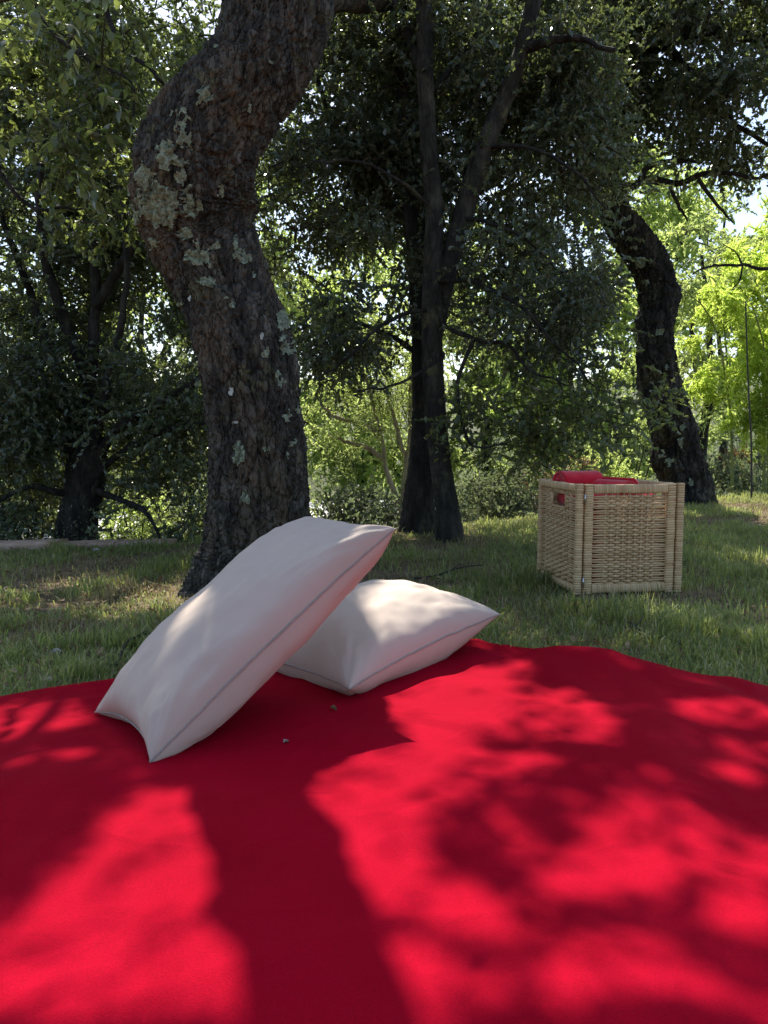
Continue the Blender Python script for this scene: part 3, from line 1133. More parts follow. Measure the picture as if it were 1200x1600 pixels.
def clumped(blobs, n, per=7, gather=0.16):
    """Cluster centres that gather round fewer boughs, so gaps open between them."""
    c, d = in_blobs(blobs, max(3, n // per))
    i = RNG.integers(0, len(c), n)
    g = gather * RNG.uniform(0.6, 1.4, (len(c), 1))[i]
    o = rand_dir(n) * RNG.uniform(0, 1, (n, 1)) ** 0.5 * g * np.array([1.5, 1.5, 0.8])
    return c[i] + o, nrm(d[i] + o / gather)


def crown(parent, origin, blobs, ncl, ntw, nlf, tlen, L, Wd, m, limbs=None, droop=0.25, shell=0.0, twigs=True, keep=None, rtw=0.0016, fine=False, upn=0.7, br0=0.008, name='crown', gather=0.17, per=7):
    cl, out = clumped(blobs, ncl, per, gather)
    if keep is not None:
        k = keep(cl)
        cl, out = cl[k], out[k]
    a, b, Lp, Ld = sprays(cl, out, ntw, nlf, tlen, droop)
    n = len(Lp)
    Nn = nrm(np.array([0, 0, upn]) + rand_dir(n) * 0.8)
    sc = RNG.uniform(0.65, 1.3, n)
    leaf_object(name, Lp, Ld, Nn, L * sc, Wd * sc * RNG.uniform(0.85, 1.15, n), m, parent, origin, fine)
    if twigs:
        mb = MB()
        twig_mesh(mb, a, b, rtw)
        if limbs is not None and len(limbs):
            link_branches(mb, limbs, cl, br0)
        mb.build('twigs', M['twig'], parent, 'stuff', origin=origin)
    return cl


def limb(parent, origin, pts, r0, r1, m, n=26, seg=9, name='branch', rough=0.18, store=None):
    p = catmull(np.asarray(pts, float), n)
    wob = np.stack([vnoise(np.arange(n) * 0.55, k * 9.1, pts[0][0] * 3, 5) - 0.5 for k in range(3)], -1) * 0.05 * np.linspace(0.2, 1, n)[:, None]
    p = p + wob * min(1.0, np.linalg.norm(p[-1] - p[0]))
    mb = MB()
    tube(mb, p, np.linspace(r0, r1, n), seg, True, rough, int(abs(pts[0][0]) * 50))
    o = mb.build(name, m, parent, origin=origin)
    if store is not None:
        store.append(p)
    return o


# ================================================================== the near cork oak
TY = 2.75
tr = [(388, 945, 106), (392, 905, 96), (400, 860, 86), (403, 800, 80), (404, 720, 77), (398, 640, 75), (386, 560, 74), (366, 500, 77), (338, 440, 79),
      (312, 385, 83), (299, 330, 90), (303, 275, 95), (328, 212, 90), (372, 145, 82), (408, 80, 80), (432, 0, 81), (430, -70, 74), (421, -130, 56)]
tpath = np.array([P(a, b, TY + 0.03 * math.sin(i * 0.9)) for i, (a, b, r) in enumerate(tr)])
trad = np.array([r * TY / FPX * 0.97 for _, _, r in tr])
oak_base = np.array([tpath[0][0], tpath[0][1], 0.0])
oak = thing('cork_oak', 'thick bent cork oak with lichen patches right behind the cushions', 'tree', oak_base)
tpath[0][2] = -0.06
TV, TN, tp, trr = bark_trunk(tpath, trad, 410, 255, 1.0, 2, flare=0.05)
trunk_obj('trunk', TV, M['bark'], oak, oak_base)

# lichen: crusts grown on the bark, each one its own patch
LICH = [(286, 205, 17, 34, 0), (262, 245, 20, 26, 0), (252, 318, 48, 40, 0), (298, 322, 18, 26, 0), (228, 285, 18, 28, 0), (283, 268, 12, 30, 0), (312, 402, 21, 19, 0),
        (324, 442, 15, 11, 0), (372, 404, 17, 12, 0), (321, 154, 15, 15, 0), (338, 78, 9, 10, 0), (312, 165, 6, 6, 1), (440, 500, 11, 17, 0), (449, 546, 14, 14, 0),
        (413, 551, 8, 9, 0), (438, 598, 9, 8, 0), (374, 709, 10, 22, 0), (448, 651, 10, 11, 0), (367, 382, 4, 16, 0), (362, 611, 6, 7, 1), (358, 535, 5, 4, 1),
        (417, 584, 7, 5, 1), (384, 775, 8, 13, 0), (463, 640, 5, 8, 0), (456, 690, 7, 8, 0), (345, 300, 8, 10, 0), (242, 380, 9, 12, 0), (368, 508, 4, 4, 1),
        (215, 340, 10, 22, 0), (290, 365, 12, 10, 0), (392, 60, 6, 7, 1), (438, 530, 7, 8, 0), (340, 385, 9, 8, 0), (470, 735, 5, 9, 0), (410, 160, 4, 5, 1)]
for _ in range(34):
    y_ = RNG.uniform(20, 780)
    LICH.append((float(np.interp(y_, [0, 100, 250, 400, 550, 800], [432, 395, 300, 320, 385, 403]) + RNG.normal(0, 42)), float(y_), float(RNG.uniform(2.5, 6)), float(RNG.uniform(3, 8)), int(RNG.uniform() < 0.25)))
def grow_lichen(TV, TN, spots, parent, base, f=45.0, h0=0.0012):
    """Crusts on the bark: each spot (pixel centre, radii, white or not) lifts a ragged patch off the trunk mesh."""
    tpx, tpy = to_px(TV)
    front = (TN @ np.array([0, -1.0, 0])) > 0.03
    nz = fbm(TV[..., 0] * f, TV[..., 1] * f, TV[..., 2] * f, 4, 91) - 0.5 + 0.35 * (vnoise(TV[..., 0] * f * 3.3, TV[..., 1] * f * 3.3, TV[..., 2] * f * 3.3, 93) - 0.5)
    nz2 = fbm(TV[..., 0] * 130, TV[..., 1] * 130, TV[..., 2] * 130, 2, 92)
    n_, k_ = tpx.shape
    qa = grid_quads(n_, k_)
    for (px, py, rx, ry, wh) in spots:
        d = np.hypot((tpx - px) / rx, (tpy - py) / ry)
        inside = (d + nz * 2.0 < 1.0) & (d < 1.7) & front
        q = qa[inside.ravel()[qa].all(1)]
        if len(q) < 5:
            continue
        lab = np.arange(n_ * k_)          # separate crusts become separate patches
        while True:
            m_ = lab[q].min(1)
            new = lab.copy()
            np.minimum.at(new, q.ravel(), np.repeat(m_, 4))
            if (new == lab).all():
                break
            lab = new
        isl = lab[q[:, 0]]
        for u_ in np.unique(isl):
            qq = q[isl == u_]
            if len(qq) < 5:
                continue
            idx, inv = np.unique(qq, return_inverse=True)
            h = h0 + 0.010 * nz2.ravel()[idx]
            V = TV.reshape(-1, 3)[idx] + TN.reshape(-1, 3)[idx] * h[:, None]
            link('lichen_patch', raw_mesh('lichen_patch', V - base, inv.reshape(-1, 4), M['lichen_white' if wh else 'lichen']), parent)


grow_lichen(TV, TN, LICH, oak, oak_base)

# limbs above the frame; they carry the crown that shades the cloth
oak_limbs = []
top = tp[-1]
_sd = np.array(SD)
up_stem = [G(a_, b_) + _sd * ((TY - G(a_, b_)[1]) / _sd[1]) for a_, b_ in ((398, 1250), (430, 1400), (482, 1560))]
limb(oak, oak_base, [tp[-26], tp[-8] * 0.5 + up_stem[0] * 0.5, up_stem[0] + (0, 0, 0.06), up_stem[1], up_stem[2], up_stem[2] + (0.05, -0.05, 0.5)], 0.10, 0.075, M['bark'], 40, 16, rough=0.10, store=oak_limbs)
top = top + np.array([0.0, 0.0, 0.0])
limb(oak, oak_base, [tp[-5], top + (0.0, 0.5, 0.15), top + (0.1, 1.2, 0.4), top + (0.7, 1.9, 0.8), top + (1.5, 2.3, 1.2)], 0.07, 0.03, M['bark'], 30, 12, store=oak_limbs)
limb(oak, oak_base, [tp[-5], top + (-0.3, 0.8, 0.3), top + (-1.0, 1.6, 0.8), top + (-1.9, 2.0, 1.2)], 0.075, 0.025, M['bark'], 30, 12, store=oak_limbs)
limb(oak, oak_base, [up_stem[2] + (0.03, -0.03, 0.3), top + (0.4, -0.25, 1.35), top + (0.9, -0.45, 1.5), top + (1.5, -0.35, 1.55)], 0.022, 0.008, M['bark'], 24, 10, store=oak_limbs)
limb(oak, oak_base, [top + (-0.3, 0.8, 0.3), top + (-0.75, 1.5, 1.2), top + (-1.2, 2.2, 2.2)], 0.05, 0.02, M['bark'], 24, 10, store=oak_limbs)
limb(oak, oak_base, [top + (0.1, 1.2, 0.4), top + (0.6, 1.5, 1.3), top + (1.1, 2.0, 2.1)], 0.04, 0.02, M['bark'], 24, 10, store=oak_limbs)
OL = np.concatenate(oak_limbs)

# outlines of the light patches on the cloth; crown leaves are cut to match
GAPS = [[(150, 1290), (240, 1248), (380, 1238), (410, 1330), (430, 1400), (450, 1500), (490, 1620), (-60, 1620), (-60, 1500), (70, 1400), (140, 1330)],
        [(-40, 1115), (120, 1100), (160, 1140), (60, 1160), (-40, 1165)],
        [(225, 1195), (270, 1170), (332, 1165), (320, 1185), (260, 1200)],
        [(50, 1192), (130, 1180), (140, 1196), (60, 1206)],
        [(500, 1105), (640, 1092), (750, 1048), (832, 1033), (836, 1075), (940, 1098), (990, 1165), (930, 1172), (870, 1178), (700, 1160), (610, 1128), (520, 1130)],
        [(490, 1185), (600, 1165), (770, 1180), (872, 1188), (850, 1232), (762, 1245), (700, 1300), (690, 1375), (770, 1395), (772, 1450), (690, 1470), (620, 1462), (470, 1450), (430, 1380), (410, 1290), (400, 1235)],
        [(860, 1385), (1000, 1340), (1105, 1378), (1092, 1425), (980, 1428), (900, 1445)],
        [(500, 1500), (635, 1505), (800, 1550), (880, 1640), (500, 1640)],
        [(850, 1568), (1050, 1555), (1100, 1640), (880, 1640)],
        [(1125, 1425), (1240, 1415), (1240, 1540), (1100, 1500)],
        [(1050, 1108), (1200, 1112), (1260, 1150), (1080, 1142)],
        [(1090, 1204), (1150, 1198), (1220, 1238), (1110, 1234)],
        [(890, 1288), (1012, 1286), (1002, 1322), (900, 1312)],
        [(560, 1060), (640, 1040), (800, 1060), (830, 1130), (700, 1150), (600, 1120)],
        [(330, 1150), (400, 1110), (420, 1180), (350, 1230)]]
GAPS = [np.array(g, float) for g in GAPS]


HALF = [[(760, 1260), (1000, 1240), (1260, 1330), (1260, 1640), (660, 1640), (600, 1470), (760, 1460)]]
HALF = [np.array(g, float) for g in HALF]
GAPS_HIGH = [(0.17, np.array([(600, 915), (700, 915), (790, 955), (740, 1005), (625, 1060), (612, 1000), (585, 950)], float)),
             (0.10, np.array([(530, 1050), (560, 1035), (580, 1075), (545, 1090)], float)),
             (0.20, np.array([(325, 1000), (372, 945), (330, 1040), (310, 1100), (250, 1150), (225, 1120), (280, 1060)], float)),
             (0.38, np.array([(495, 835), (560, 825), (585, 845), (520, 880), (495, 890)], float))]


def in_poly(px, py, g):
    r = np.zeros(px.shape, bool)
    j = len(g) - 1
    for i in range(len(g)):
        (xi, yi), (xj, yj) = g[i], g[j]
        c = ((yi > py) != (yj > py)) & (px < (xj - xi) * (py - yi) / (yj - yi + 1e-12) + xi)
        r ^= c
        j = i
    return r


SH = np.array([SD.x / SD.z, SD.y / SD.z])


def shade_foot(p):
    return p[:, :2] - p[:, 2:3] * SH


def shade_canopy():
    """Unseen crown of the near oak, added for shade; leaves cut to shape the light."""
    LP, LD, CL = [], [], []

    def part(n, xr, yr, hf, mode):
        g = np.stack([RNG.uniform(*xr, n), RNG.uniform(*yr, n)], -1)
        h = hf(g, n)
        c = np.stack([g[:, 0] + SH[0] * h, g[:, 1] + SH[1] * h, h], -1)
        a, b, Lp, Ld = sprays(c, nrm(c - np.array([0.0, 2.5, 2.2])), 4, 9, 0.17, 0.2)
        f = shade_foot(Lp)
        if mode == 'cloth':
            q = np.concatenate([f, np.full((len(f), 1), 0.015)], 1) + np.concatenate([RNG.normal(0, 0.009, f.shape), np.zeros((len(f), 1))], 1)
            px, py = to_px(q)
            lit = np.zeros(len(f), bool)
            for gp in GAPS:
                lit |= in_poly(px, py, gp)
            half = np.zeros(len(f), bool)
            for gp in HALF:
                half |= in_poly(px, py, gp)
            u = RNG.uniform(0, 1, len(f))
            thin = sstep(0.42, 0.58, fbm(f[:, 0] * 9, f[:, 1] * 9, 3, 2, 333))
            keep = ~lit | (u < 0.015 + 0.07 * thin)
            keep &= ~half | (u < 0.12 + 0.7 * thin)
            for hh, gp in GAPS_HIGH:      # light that lands on the cushions
                q = np.concatenate([Lp[:, :2] - (Lp[:, 2:3] - hh) * SH, np.full((len(f), 1), hh)], 1) + RNG.normal(0, 0.006, (len(f), 3))
                keep &= ~in_poly(*to_px(q), gp) | (u < 0.01)
        else:
            left = sstep(0.4, -0.6, f[:, 0])
            nn = fbm(f[:, 0] * 1.7, f[:, 1] * 2.6, 4, 3, 201)
            keep = nn < (0.36 - 0.08 * left)
            keep &= ~in_blanket(f[:, 0], f[:, 1], 0.03)
        LP.append(Lp[keep])
        LD.append(Ld[keep])
        CL.append(c[:: 9])

    part(1700, (-1.15, 1.3), (0.35, 2.25), lambda g, n: 3.5 + RNG.uniform(0, 1.5, n), 'cloth')
    part(1000, (-2.6, 3.2), (1.5, 3.7), lambda g, n: np.maximum(3.3, 0.86 * g[:, 1] + 1.1) + RNG.uniform(0, 0.8, n), 'lawn')
    Lp, Ld = np.concatenate(LP), np.concatenate(LD)
    n = len(Lp)
    sc = RNG.uniform(0.7, 1.3, n)
    leaf_object('crown', Lp, Ld, nrm(np.array([0, 0, 0.9]) + rand_dir(n) * 0.7), 0.042 * sc, 0.024 * sc, M['leaf'], oak, oak_base)  # out of view; leaves placed and removed to set the dappled light
    mb = MB()
    link_branches(mb, OL, np.concatenate(CL), 0.005)
    mb.build('twigs', M['twig'], oak, 'stuff', origin=oak_base)


shade_canopy()

# ================================================================== overhanging sprays at the upper left (same oak)
hang = []
limb(oak, oak_base, [top + (-0.5, 0.2, 0.8), P(250, -140, 3.4), P(150, -60, 3.3), P(40, -20, 3.2), P(-80, 20, 3.1)], 0.022, 0.008, M['bark'], 26, 8, store=hang)
limb(oak, oak_base, [P(150, -60, 3.3), P(180, 60, 3.3), P(235, 110, 3.2), P(270, 140, 3.2), P(330, 155, 3.15)], 0.012, 0.004, M['bark_dark'], 20, 7, store=hang)
limb(oak, oak_base, [P(40, -20, 3.2), P(70, 40, 3.2), P(130, 90, 3.15), P(200, 130, 3.1), P(210, 200, 3.1)], 0.011, 0.003, M['bark_dark'], 20, 7, store=hang)
limb(oak, oak_base, [P(-80, 20, 3.1), P(-40, 180, 3.2), P(10, 280, 3.2), P(60, 330, 3.2), P(130, 320, 3.2)], 0.016, 0.004, M['bark_dark'], 20, 7, store=hang)
HB = [pxblob(280, 10, 3.5, 70, 60, 0.2), pxblob(180, 0, 3.5, 90, 50, 0.2), pxblob(120, 60, 3.4, 190, 100, 0.35), pxblob(70, 210, 3.3, 130, 110, 0.35), pxblob(30, 350, 3.4, 90, 100, 0.3), pxblob(240, 60, 3.5, 90, 80, 0.3), pxblob(140, 260, 3.6, 90, 80, 0.3)]
crown(oak, oak_base, HB, 115, 5, 8, 0.15, 0.042, 0.025, M['leaf'], np.concatenate(hang), fine=True, name='overhanging_leaves', br0=0.005)
exec_near = True
# the leaves that hang nearest: one object each
lm = []
for k in range(4):
    L_, W_ = 0.046, 0.027
    mbx = MB()
    t = np.linspace(0, 1, 6)
    w = W_ / 2 * np.sin(np.pi * np.clip(t, 0.04, 0.97)) ** 0.7
    bend = -0.010 * t ** 2 * (1 + k * 0.4)
    V = np.concatenate([np.stack([t * L_, -w, bend + 0.18 * w], -1), np.stack([t * L_, 0 * w, bend], -1), np.stack([t * L_, w, bend + 0.18 * w], -1)])
    i = np.arange(5)
    mbx.add(V, np.concatenate([np.stack([i, i + 1, i + 7, i + 6], -1), np.stack([i + 6, i + 7, i + 13, i + 12], -1)]))
    tmp = mbx.build('leaf', M['leaf'])
    lm.append(tmp.data)
    bpy.data.objects.remove(tmp)
HB2 = [pxblob(120, 80, 2.7, 200, 110, 0.2), pxblob(60, 200, 2.7, 110, 90, 0.2)]
cl, out = in_blobs(HB2, 12)
a, b, Lp, Ld = sprays(cl, out, 3, 7, 0.17, 0.3)
mbx = MB()
twig_mesh(mbx, a, b, 0.0016)
link_branches(mbx, np.concatenate(hang), cl, 0.004)
spray = mbx.build('hanging_spray', M['twig'], oak, 'stuff', origin=oak_base)
for p, d in zip(Lp, Ld):
    o = link('leaf', random.choice(lm), spray)
    o.location = Vector(p - oak_base)
    o.rotation_euler = Vector(d).to_track_quat('X', 'Z').to_euler()
    s = random.uniform(0.7, 1.15)
    o.scale = (s, s, s)

# ================================================================== left background tree
Y2 = 4.5
b2 = G(120, 853)
b2 = np.array([P(118, 850, Y2)[0], Y2, float(ground_z(P(118, 850, Y2)[0], Y2))])
holm = thing('holm_oak', 'dark bushy holm oak with many low stems behind the stone kerb', 'tree', b2)
hl = []
V, _, p_, r_ = bark_trunk(np.array([b2 + (0, 0, -0.1), P(120, 820, Y2), P(128, 780, Y2), P(135, 730, Y2), P(138, 680, Y2)]), [0.135, 0.115, 0.11, 0.12, 0.10], 70, 60, 0.6, 5, 0.03)
trunk_obj('trunk', V, M['bark_dark'], holm, b2)
hl.append(p_)
for pts, r0, r1 in [
    ([(138, 690), (140, 600, 0.1), (150, 480, 0.1), (140, 330, 0.1), (150, 180, .2), (160, 0, .3)], 0.045, 0.012),
    ([(140, 720), (160, 640, -.1), (180, 540, -.2), (200, 420, -.2), (190, 260, -.2)], 0.035, 0.010),
    ([(130, 700), (95, 600, .1), (60, 500, .2), (20, 380, .2), (-30, 250, .3)], 0.04, 0.012),
    ([(142, 740), (175, 680, -.1), (230, 640, -.2), (300, 600, -.2), (360, 560, -.2), (430, 520, -.2)], 0.033, 0.009),
    ([(142, 750), (180, 715, -.1), (240, 680, -.2), (310, 660, -.3), (380, 650, -.3)], 0.024, 0.008),
    ([(140, 760), (170, 775, -.1), (210, 790, -.25), (240, 815, -.3), (255, 850, -.3)], 0.025, 0.006),
    ([(128, 740), (90, 690, -.1), (40, 660, -.2), (-20, 650, -.3), (-90, 660, -.3)], 0.026, 0.008),
    ([(125, 770), (90, 770, -.1), (50, 760, -.2), (0, 780, -.3), (-50, 800, -.3)], 0.025, 0.008),
    ([(150, 480, .1), (210, 380, 0), (280, 250, 0), (300, 120, 0)], 0.035, 0.01),
    ([(140, 600, .1), (80, 440, .0), (60, 300, -.1), (90, 150, -.1)], 0.04, 0.01),
]:
    limb(holm, b2, [P(q[0], q[1], Y2 + (q[2] if len(q) > 2 else 0)) for q in pts], r0, r1, M['bark_dark'], 26, 8, store=hl)
HL2 = np.concatenate(hl)
B2 = [pxblob(200, 10, Y2 + .9, 180, 90, .5), pxblob(40, -10, Y2 + .9, 160, 90, .5), pxblob(60, 560, Y2 + .3, 170, 150, .5), pxblob(180, 420, Y2 + .4, 170, 150, .5), pxblob(60, 330, Y2 + .5, 170, 150, .6), pxblob(180, 180, Y2 + .6, 190, 160, .6), pxblob(20, 100, Y2 + .6, 170, 170, .6),
      pxblob(270, 580, Y2 + .3, 110, 110, .4), pxblob(40, 710, Y2 + .4, 130, 80, .3), pxblob(280, 720, Y2 + .3, 80, 80, .3), pxblob(320, 780, Y2 + .5, 60, 60, .3),
      pxblob(-100, 500, Y2 + .3, 130, 300, .5), pxblob(240, 300, Y2 + .6, 130, 150, .5)]
crown(holm, b2, B2, 1450, 6, 11, 0.19, 0.035, 0.020, M['leaf_holm'], HL2, br0=0.007)
crown(holm, b2, [pxblob(10, 790, Y2, 90, 55, .25), pxblob(30, 825, Y2 - .1, 70, 25, .2), pxblob(270, 775, Y2 - .05, 40, 60, .2), pxblob(315, 760, Y2, 40, 80, .2), pxblob(270, 650, Y2 - .1, 70, 70, .3), pxblob(30, 640, Y2 - .1, 90, 80, .3)],
      360, 6, 10, 0.17, 0.035, 0.020, M['leaf_holm'], HL2, br0=0.006, name='low_sprays')

crown(holm, b2, [pxblob(90, 560, Y2 + .7, 210, 170, .3), pxblob(240, 660, Y2 + .6, 100, 120, .3), pxblob(40, 700, Y2 + .6, 130, 100, .3)],
      420, 6, 9, 0.19, 0.038, 0.021, M['leaf_holm'], HL2, br0=0.006, name='rear_sprays')

# ================================================================== twin trees in the middle
Y3 = 4.35
b3 = np.array([*G(703, 845)[:2], 0.0])
Y3 = b3[1]
tA = thing('grey_tree', 'slender grey tree forking into two tall stems, nearer of the centre pair', 'tree', b3)
la = []
V, _, p_, _ = bark_trunk(np.array([b3 + (0.0, 0, -0.08), P(699, 800, Y3), P(690, 740, Y3), P(683, 680, Y3), P(677, 600, Y3), P(675, 520, Y3), P(676, 440, Y3), P(679, 330, Y3), P(670, 230, Y3), P(664, 120, Y3), P(662, 0, Y3), P(660, -100, Y3)]),
                         np.array([21, 17.5, 16.5, 16.5, 16.5, 16.5, 15, 14, 13, 13, 12, 11]) * Y3 / FPX, 260, 90, 0.38, 21, 0.03)
trunk_obj('trunk', V, M['bark_grey'], tA, b3)
la.append(p_[::6])
V, _, p_, _ = bark_trunk(np.array([P(684, 520, Y3 + .05), P(697, 440, Y3 + .02), P(722, 340, Y3), P(757, 230, Y3), P(797, 130, Y3), P(825, 40, Y3), P(850, -80, Y3)]), np.array([12, 14, 15, 15, 14, 12, 10]) * Y3 / FPX, 150, 80, 0.36, 25)
trunk_obj('forked_stem', V, M['bark_grey'], tA, b3)
la.append(p_[::6])
for pts, r0, r1 in [
    ([(664, 120), (640, 60, .1), (620, 10, .1), (590, -60, .2)], 0.035, 0.02),
    ([(815, 80), (850, 65, -.1), (900, 60, -.2), (960, 80, -.3)], 0.03, 0.01),
    ([(679, 330), (620, 280, -.1), (540, 250, -.2), (470, 260, -.3)], 0.013, 0.005),
    ([(676, 440), (740, 440, -.2), (810, 480, -.4), (870, 540, -.5), (930, 600, -.5)], 0.013, 0.004),
    ([(676, 500), (740, 530, -.2), (790, 540, -.3), (830, 580, -.4), (890, 600, -.4)], 0.014, 0.004),
    ([(676, 480), (610, 500, -.2), (540, 560, -.3), (500, 590, -.3)], 0.012, 0.004),
    ([(720, 340), (770, 350, -.2), (840, 390, -.3), (900, 460, -.4)], 0.013, 0.004),
    ([(757, 230), (830, 230, -.2), (900, 270, -.3), (950, 330, -.3)], 0.013, 0.004),
    ([(665, 150), (740, 60, .2), (770, -20, .3)], 0.02, 0.01),
    ([(740, 530, -.2), (715, 600, -.25), (728, 680, -.3), (750, 700, -.3), (800, 690, -.3)], 0.012, 0.004),
    ([(680, 545), (690, 560, -.1), (620, 600, -.3), (560, 610, -.3)], 0.012, 0.004),
]:
    limb(tA, b3, [P(q[0], q[1], Y3 + (q[2] if len(q) > 2 else 0)) for q in pts], r0, r1, M['bark_dark'], 24, 7, store=la)
BA = [pxblob(560, 120, Y3 + .5, 130, 140, .6), pxblob(760, 120, Y3 + .6, 150, 140, .6), pxblob(560, 330, Y3 + .5, 120, 150, .5), pxblob(760, 330, Y3 + .5, 130, 140, .5), pxblob(860, 330, Y3 + .3, 95, 150, .5),
      pxblob(860, 130, Y3 + .4, 110, 120, .5), pxblob(540, 500, Y3 + .3, 90, 80, .4), pxblob(820, 460, Y3 - .1, 120, 70, .4), pxblob(880, 530, Y3 - .2, 70, 60, .3), pxblob(600, 20, Y3 + .8, 300, 90, .6)]
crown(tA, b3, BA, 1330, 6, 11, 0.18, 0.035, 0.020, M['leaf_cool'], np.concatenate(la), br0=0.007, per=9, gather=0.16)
# the low skirt of thinner, browner sprays
BS = [pxblob(860, 660, Y3 - .1, 120, 70, .3), pxblob(780, 640, Y3 - .2, 60, 60, .25), pxblob(930, 640, Y3 - .1, 70, 60, .3), pxblob(800, 740, Y3, 70, 40, .2), pxblob(640, 590, Y3 - .2, 50, 40, .2), pxblob(520, 560, Y3, 60, 40, .3)]
crown(tA, b3, BS, 140, 5, 8, 0.16, 0.036, 0.021, M['leaf'], np.concatenate(la), br0=0.006, name='low_sprays')

b4 = np.array([*G(652, 830)[:2], 0.0])
Y4 = b4[1]
tB = thing('dark_tree', 'dark straight tree standing close behind the grey forked tree', 'tree', b4)
lb = []
V, _, p_, _ = bark_trunk(np.array([b4 + (0, 0, -0.08), P(654, 790, Y4), P(660, 720, Y4), P(664, 640, Y4), P(662, 540, Y4), P(655, 440, Y4), P(648, 340, Y4), P(640, 240, Y4), P(632, 120, Y4), P(620, -60, Y4)]),
                         np.array([30, 24, 22, 20, 19, 18, 17, 14, 12, 9]) * Y4 / FPX, 220, 80, 0.45, 31, 0.04)
trunk_obj('trunk', V, M['bark_dark'], tB, b4)
lb.append(p_[::6])
for pts, r0, r1 in [([(655, 400), (650, 300, .2), (662, 200, .2), (670, 80, .2), (680, -60, .3)], 0.04, 0.02),
                    ([(650, 350), (590, 300, .2), (520, 200, .3), (480, 60, .3)], 0.03, 0.01),
                    ([(655, 440), (720, 330, .3), (735, 180, .4), (722, 30, .5)], 0.04, 0.012),
                    ([(662, 560), (600, 520, .1), (520, 500, .2), (460, 520, .2)], 0.02, 0.006)]:
    limb(tB, b4, [P(q[0], q[1], Y4 + (q[2] if len(q) > 2 else 0)) for q in pts], r0, r1, M['bark_dark'], 24, 7, store=lb)
BB = [pxblob(540, 250, Y4 + .9, 150, 220, .5), pxblob(740, 230, Y4 + 1.0, 170, 200, .5), pxblob(640, 60, Y4 + 1.1, 260, 110, .6), pxblob(460, 330, Y4 + .8, 80, 150, .4), pxblob(530, 480, Y4 + .7, 100, 90, .4), pxblob(740, 470, Y4 + .6, 120, 90, .4)]
crown(tB, b4, BB, 760, 6, 10, 0.20, 0.038, 0.021, M['leaf_holm'], np.concatenate(lb), br0=0.007)

# ================================================================== crooked cork oak on the right
b5 = np.array([*G(1072, 786)[:2], 0.0])
Y5 = b5[1]
tC = thing('crooked_cork_oak', 'crooked dark cork oak rising behind the wicker basket', 'tree', b5)
lc = []
k5 = Y5 / FPX
tr5 = [(1074, 790, 44), (1070, 750, 41), (1058, 700, 39), (1043, 650, 37), (1030, 605, 34), (1022, 560, 33), (1026, 515, 33), (1030, 475, 33), (1018, 430, 33), (996, 390, 31), (972, 350, 28), (953, 310, 25), (948, 270, 22), (957, 235, 21), (966, 190, 20), (962, 120, 20), (950, 40, 18), (935, -60, 15)]
V5, N5, p_, _ = bark_trunk(np.array([P(a, b, Y5 + 0.05 * math.sin(i)) - (np.array([0, 0, 0.1]) if i == 0 else 0) for i, (a, b, r) in enumerate(tr5)]), np.array([r for _, _, r in tr5]) * k5 * 0.90, 290, 120, 1.7, 41, 0.05)
trunk_obj('trunk', V5, M['bark_crooked'], tC, b5)
grow_lichen(V5, N5, [(1052, 640, 7, 10, 0), (1046, 720, 9, 8, 0), (1062, 690, 7, 12, 0), (1066, 668, 6, 9, 0), (1040, 575, 4, 8, 0), (1030, 520, 7, 6, 0), (1000, 412, 8, 8, 0), (992, 388, 7, 6, 0), (1036, 712, 6, 5, 0), (1080, 752, 5, 8, 0), (1022, 610, 5, 7, 0), (1010, 440, 6, 7, 0)], tC, b5, 18.0, 0.004)
lc.append(p_[::8])
for pts, r0, r1 in [
    ([(950, 318), (963, 298, -.1), (985, 292, -.15), (1010, 280, -.2), (1060, 287, -.3), (1110, 270, -.4), (1180, 280, -.5), (1230, 262, -.55)], 0.055, 0.007),
    ([(1000, 283, -.2), (1012, 262, -.2), (1045, 252, -.3), (1090, 254, -.4)], 0.03, 0.012),
    ([(1045, 286, -.3), (1062, 325, -.3), (1075, 345, -.3)], 0.02, 0.006),
    ([(1090, 280, -.4), (1120, 320, -.4), (1145, 348, -.4)], 0.02, 0.006),
    ([(962, 130), (1010, 80, -.2), (1080, 50, -.4), (1180, 60, -.6), (1280, 90, -.7)], 0.08, 0.02),
    ([(965, 190), (900, 130, -.2), (850, 60, -.3), (820, -40, -.4)], 0.07, 0.02),
    ([(1040, 70, -.3), (1090, 130, -.5), (1140, 190, -.6), (1210, 230, -.7)], 0.04, 0.012),
    ([(950, 60), (1000, -20, 0), (1100, -80, 0)], 0.06, 0.03),
    ([(1330, 300, -.9), (1270, 400, -.9), (1200, 419, -.9), (1160, 415, -.9), (1120, 413, -.9), (1085, 425, -.9)], 0.022, 0.005),
    ([(1160, 415, -.9), (1150, 395, -.9), (1130, 382, -.9)], 0.008, 0.003),
    ([(1160, 415, -.9), (1155, 440, -.9), (1140, 455, -.9)], 0.008, 0.003),
]:
    limb(tC, b5, [P(q[0], q[1], Y5 + (q[2] if len(q) > 2 else 0)) for q in pts], r0, r1, M['bark_dark'], 26, 8, store=lc)
limb(tC, b5, [P(1180, 60, Y5 - .6), P(1300, 120, Y5 - .7), P(1340, 220, Y5 - .8), P(1330, 300, Y5 - .9)], 0.03, 0.022, M['bark_dark'], 20, 8, store=lc)
BC = [pxblob(1080, 70, Y5 - .4, 170, 110, .8), pxblob(960, 70, Y5, 150, 110, .8), pxblob(1150, 190, Y5 - .6, 110, 80, .6), pxblob(880, 200, Y5, 120, 150, .7),
      pxblob(890, 420, Y5 + .6, 60, 110, .5), pxblob(1160, 20, Y5 - .5, 150, 90, .7), pxblob(1140, 262, Y5 - .5, 60, 20, .3)]
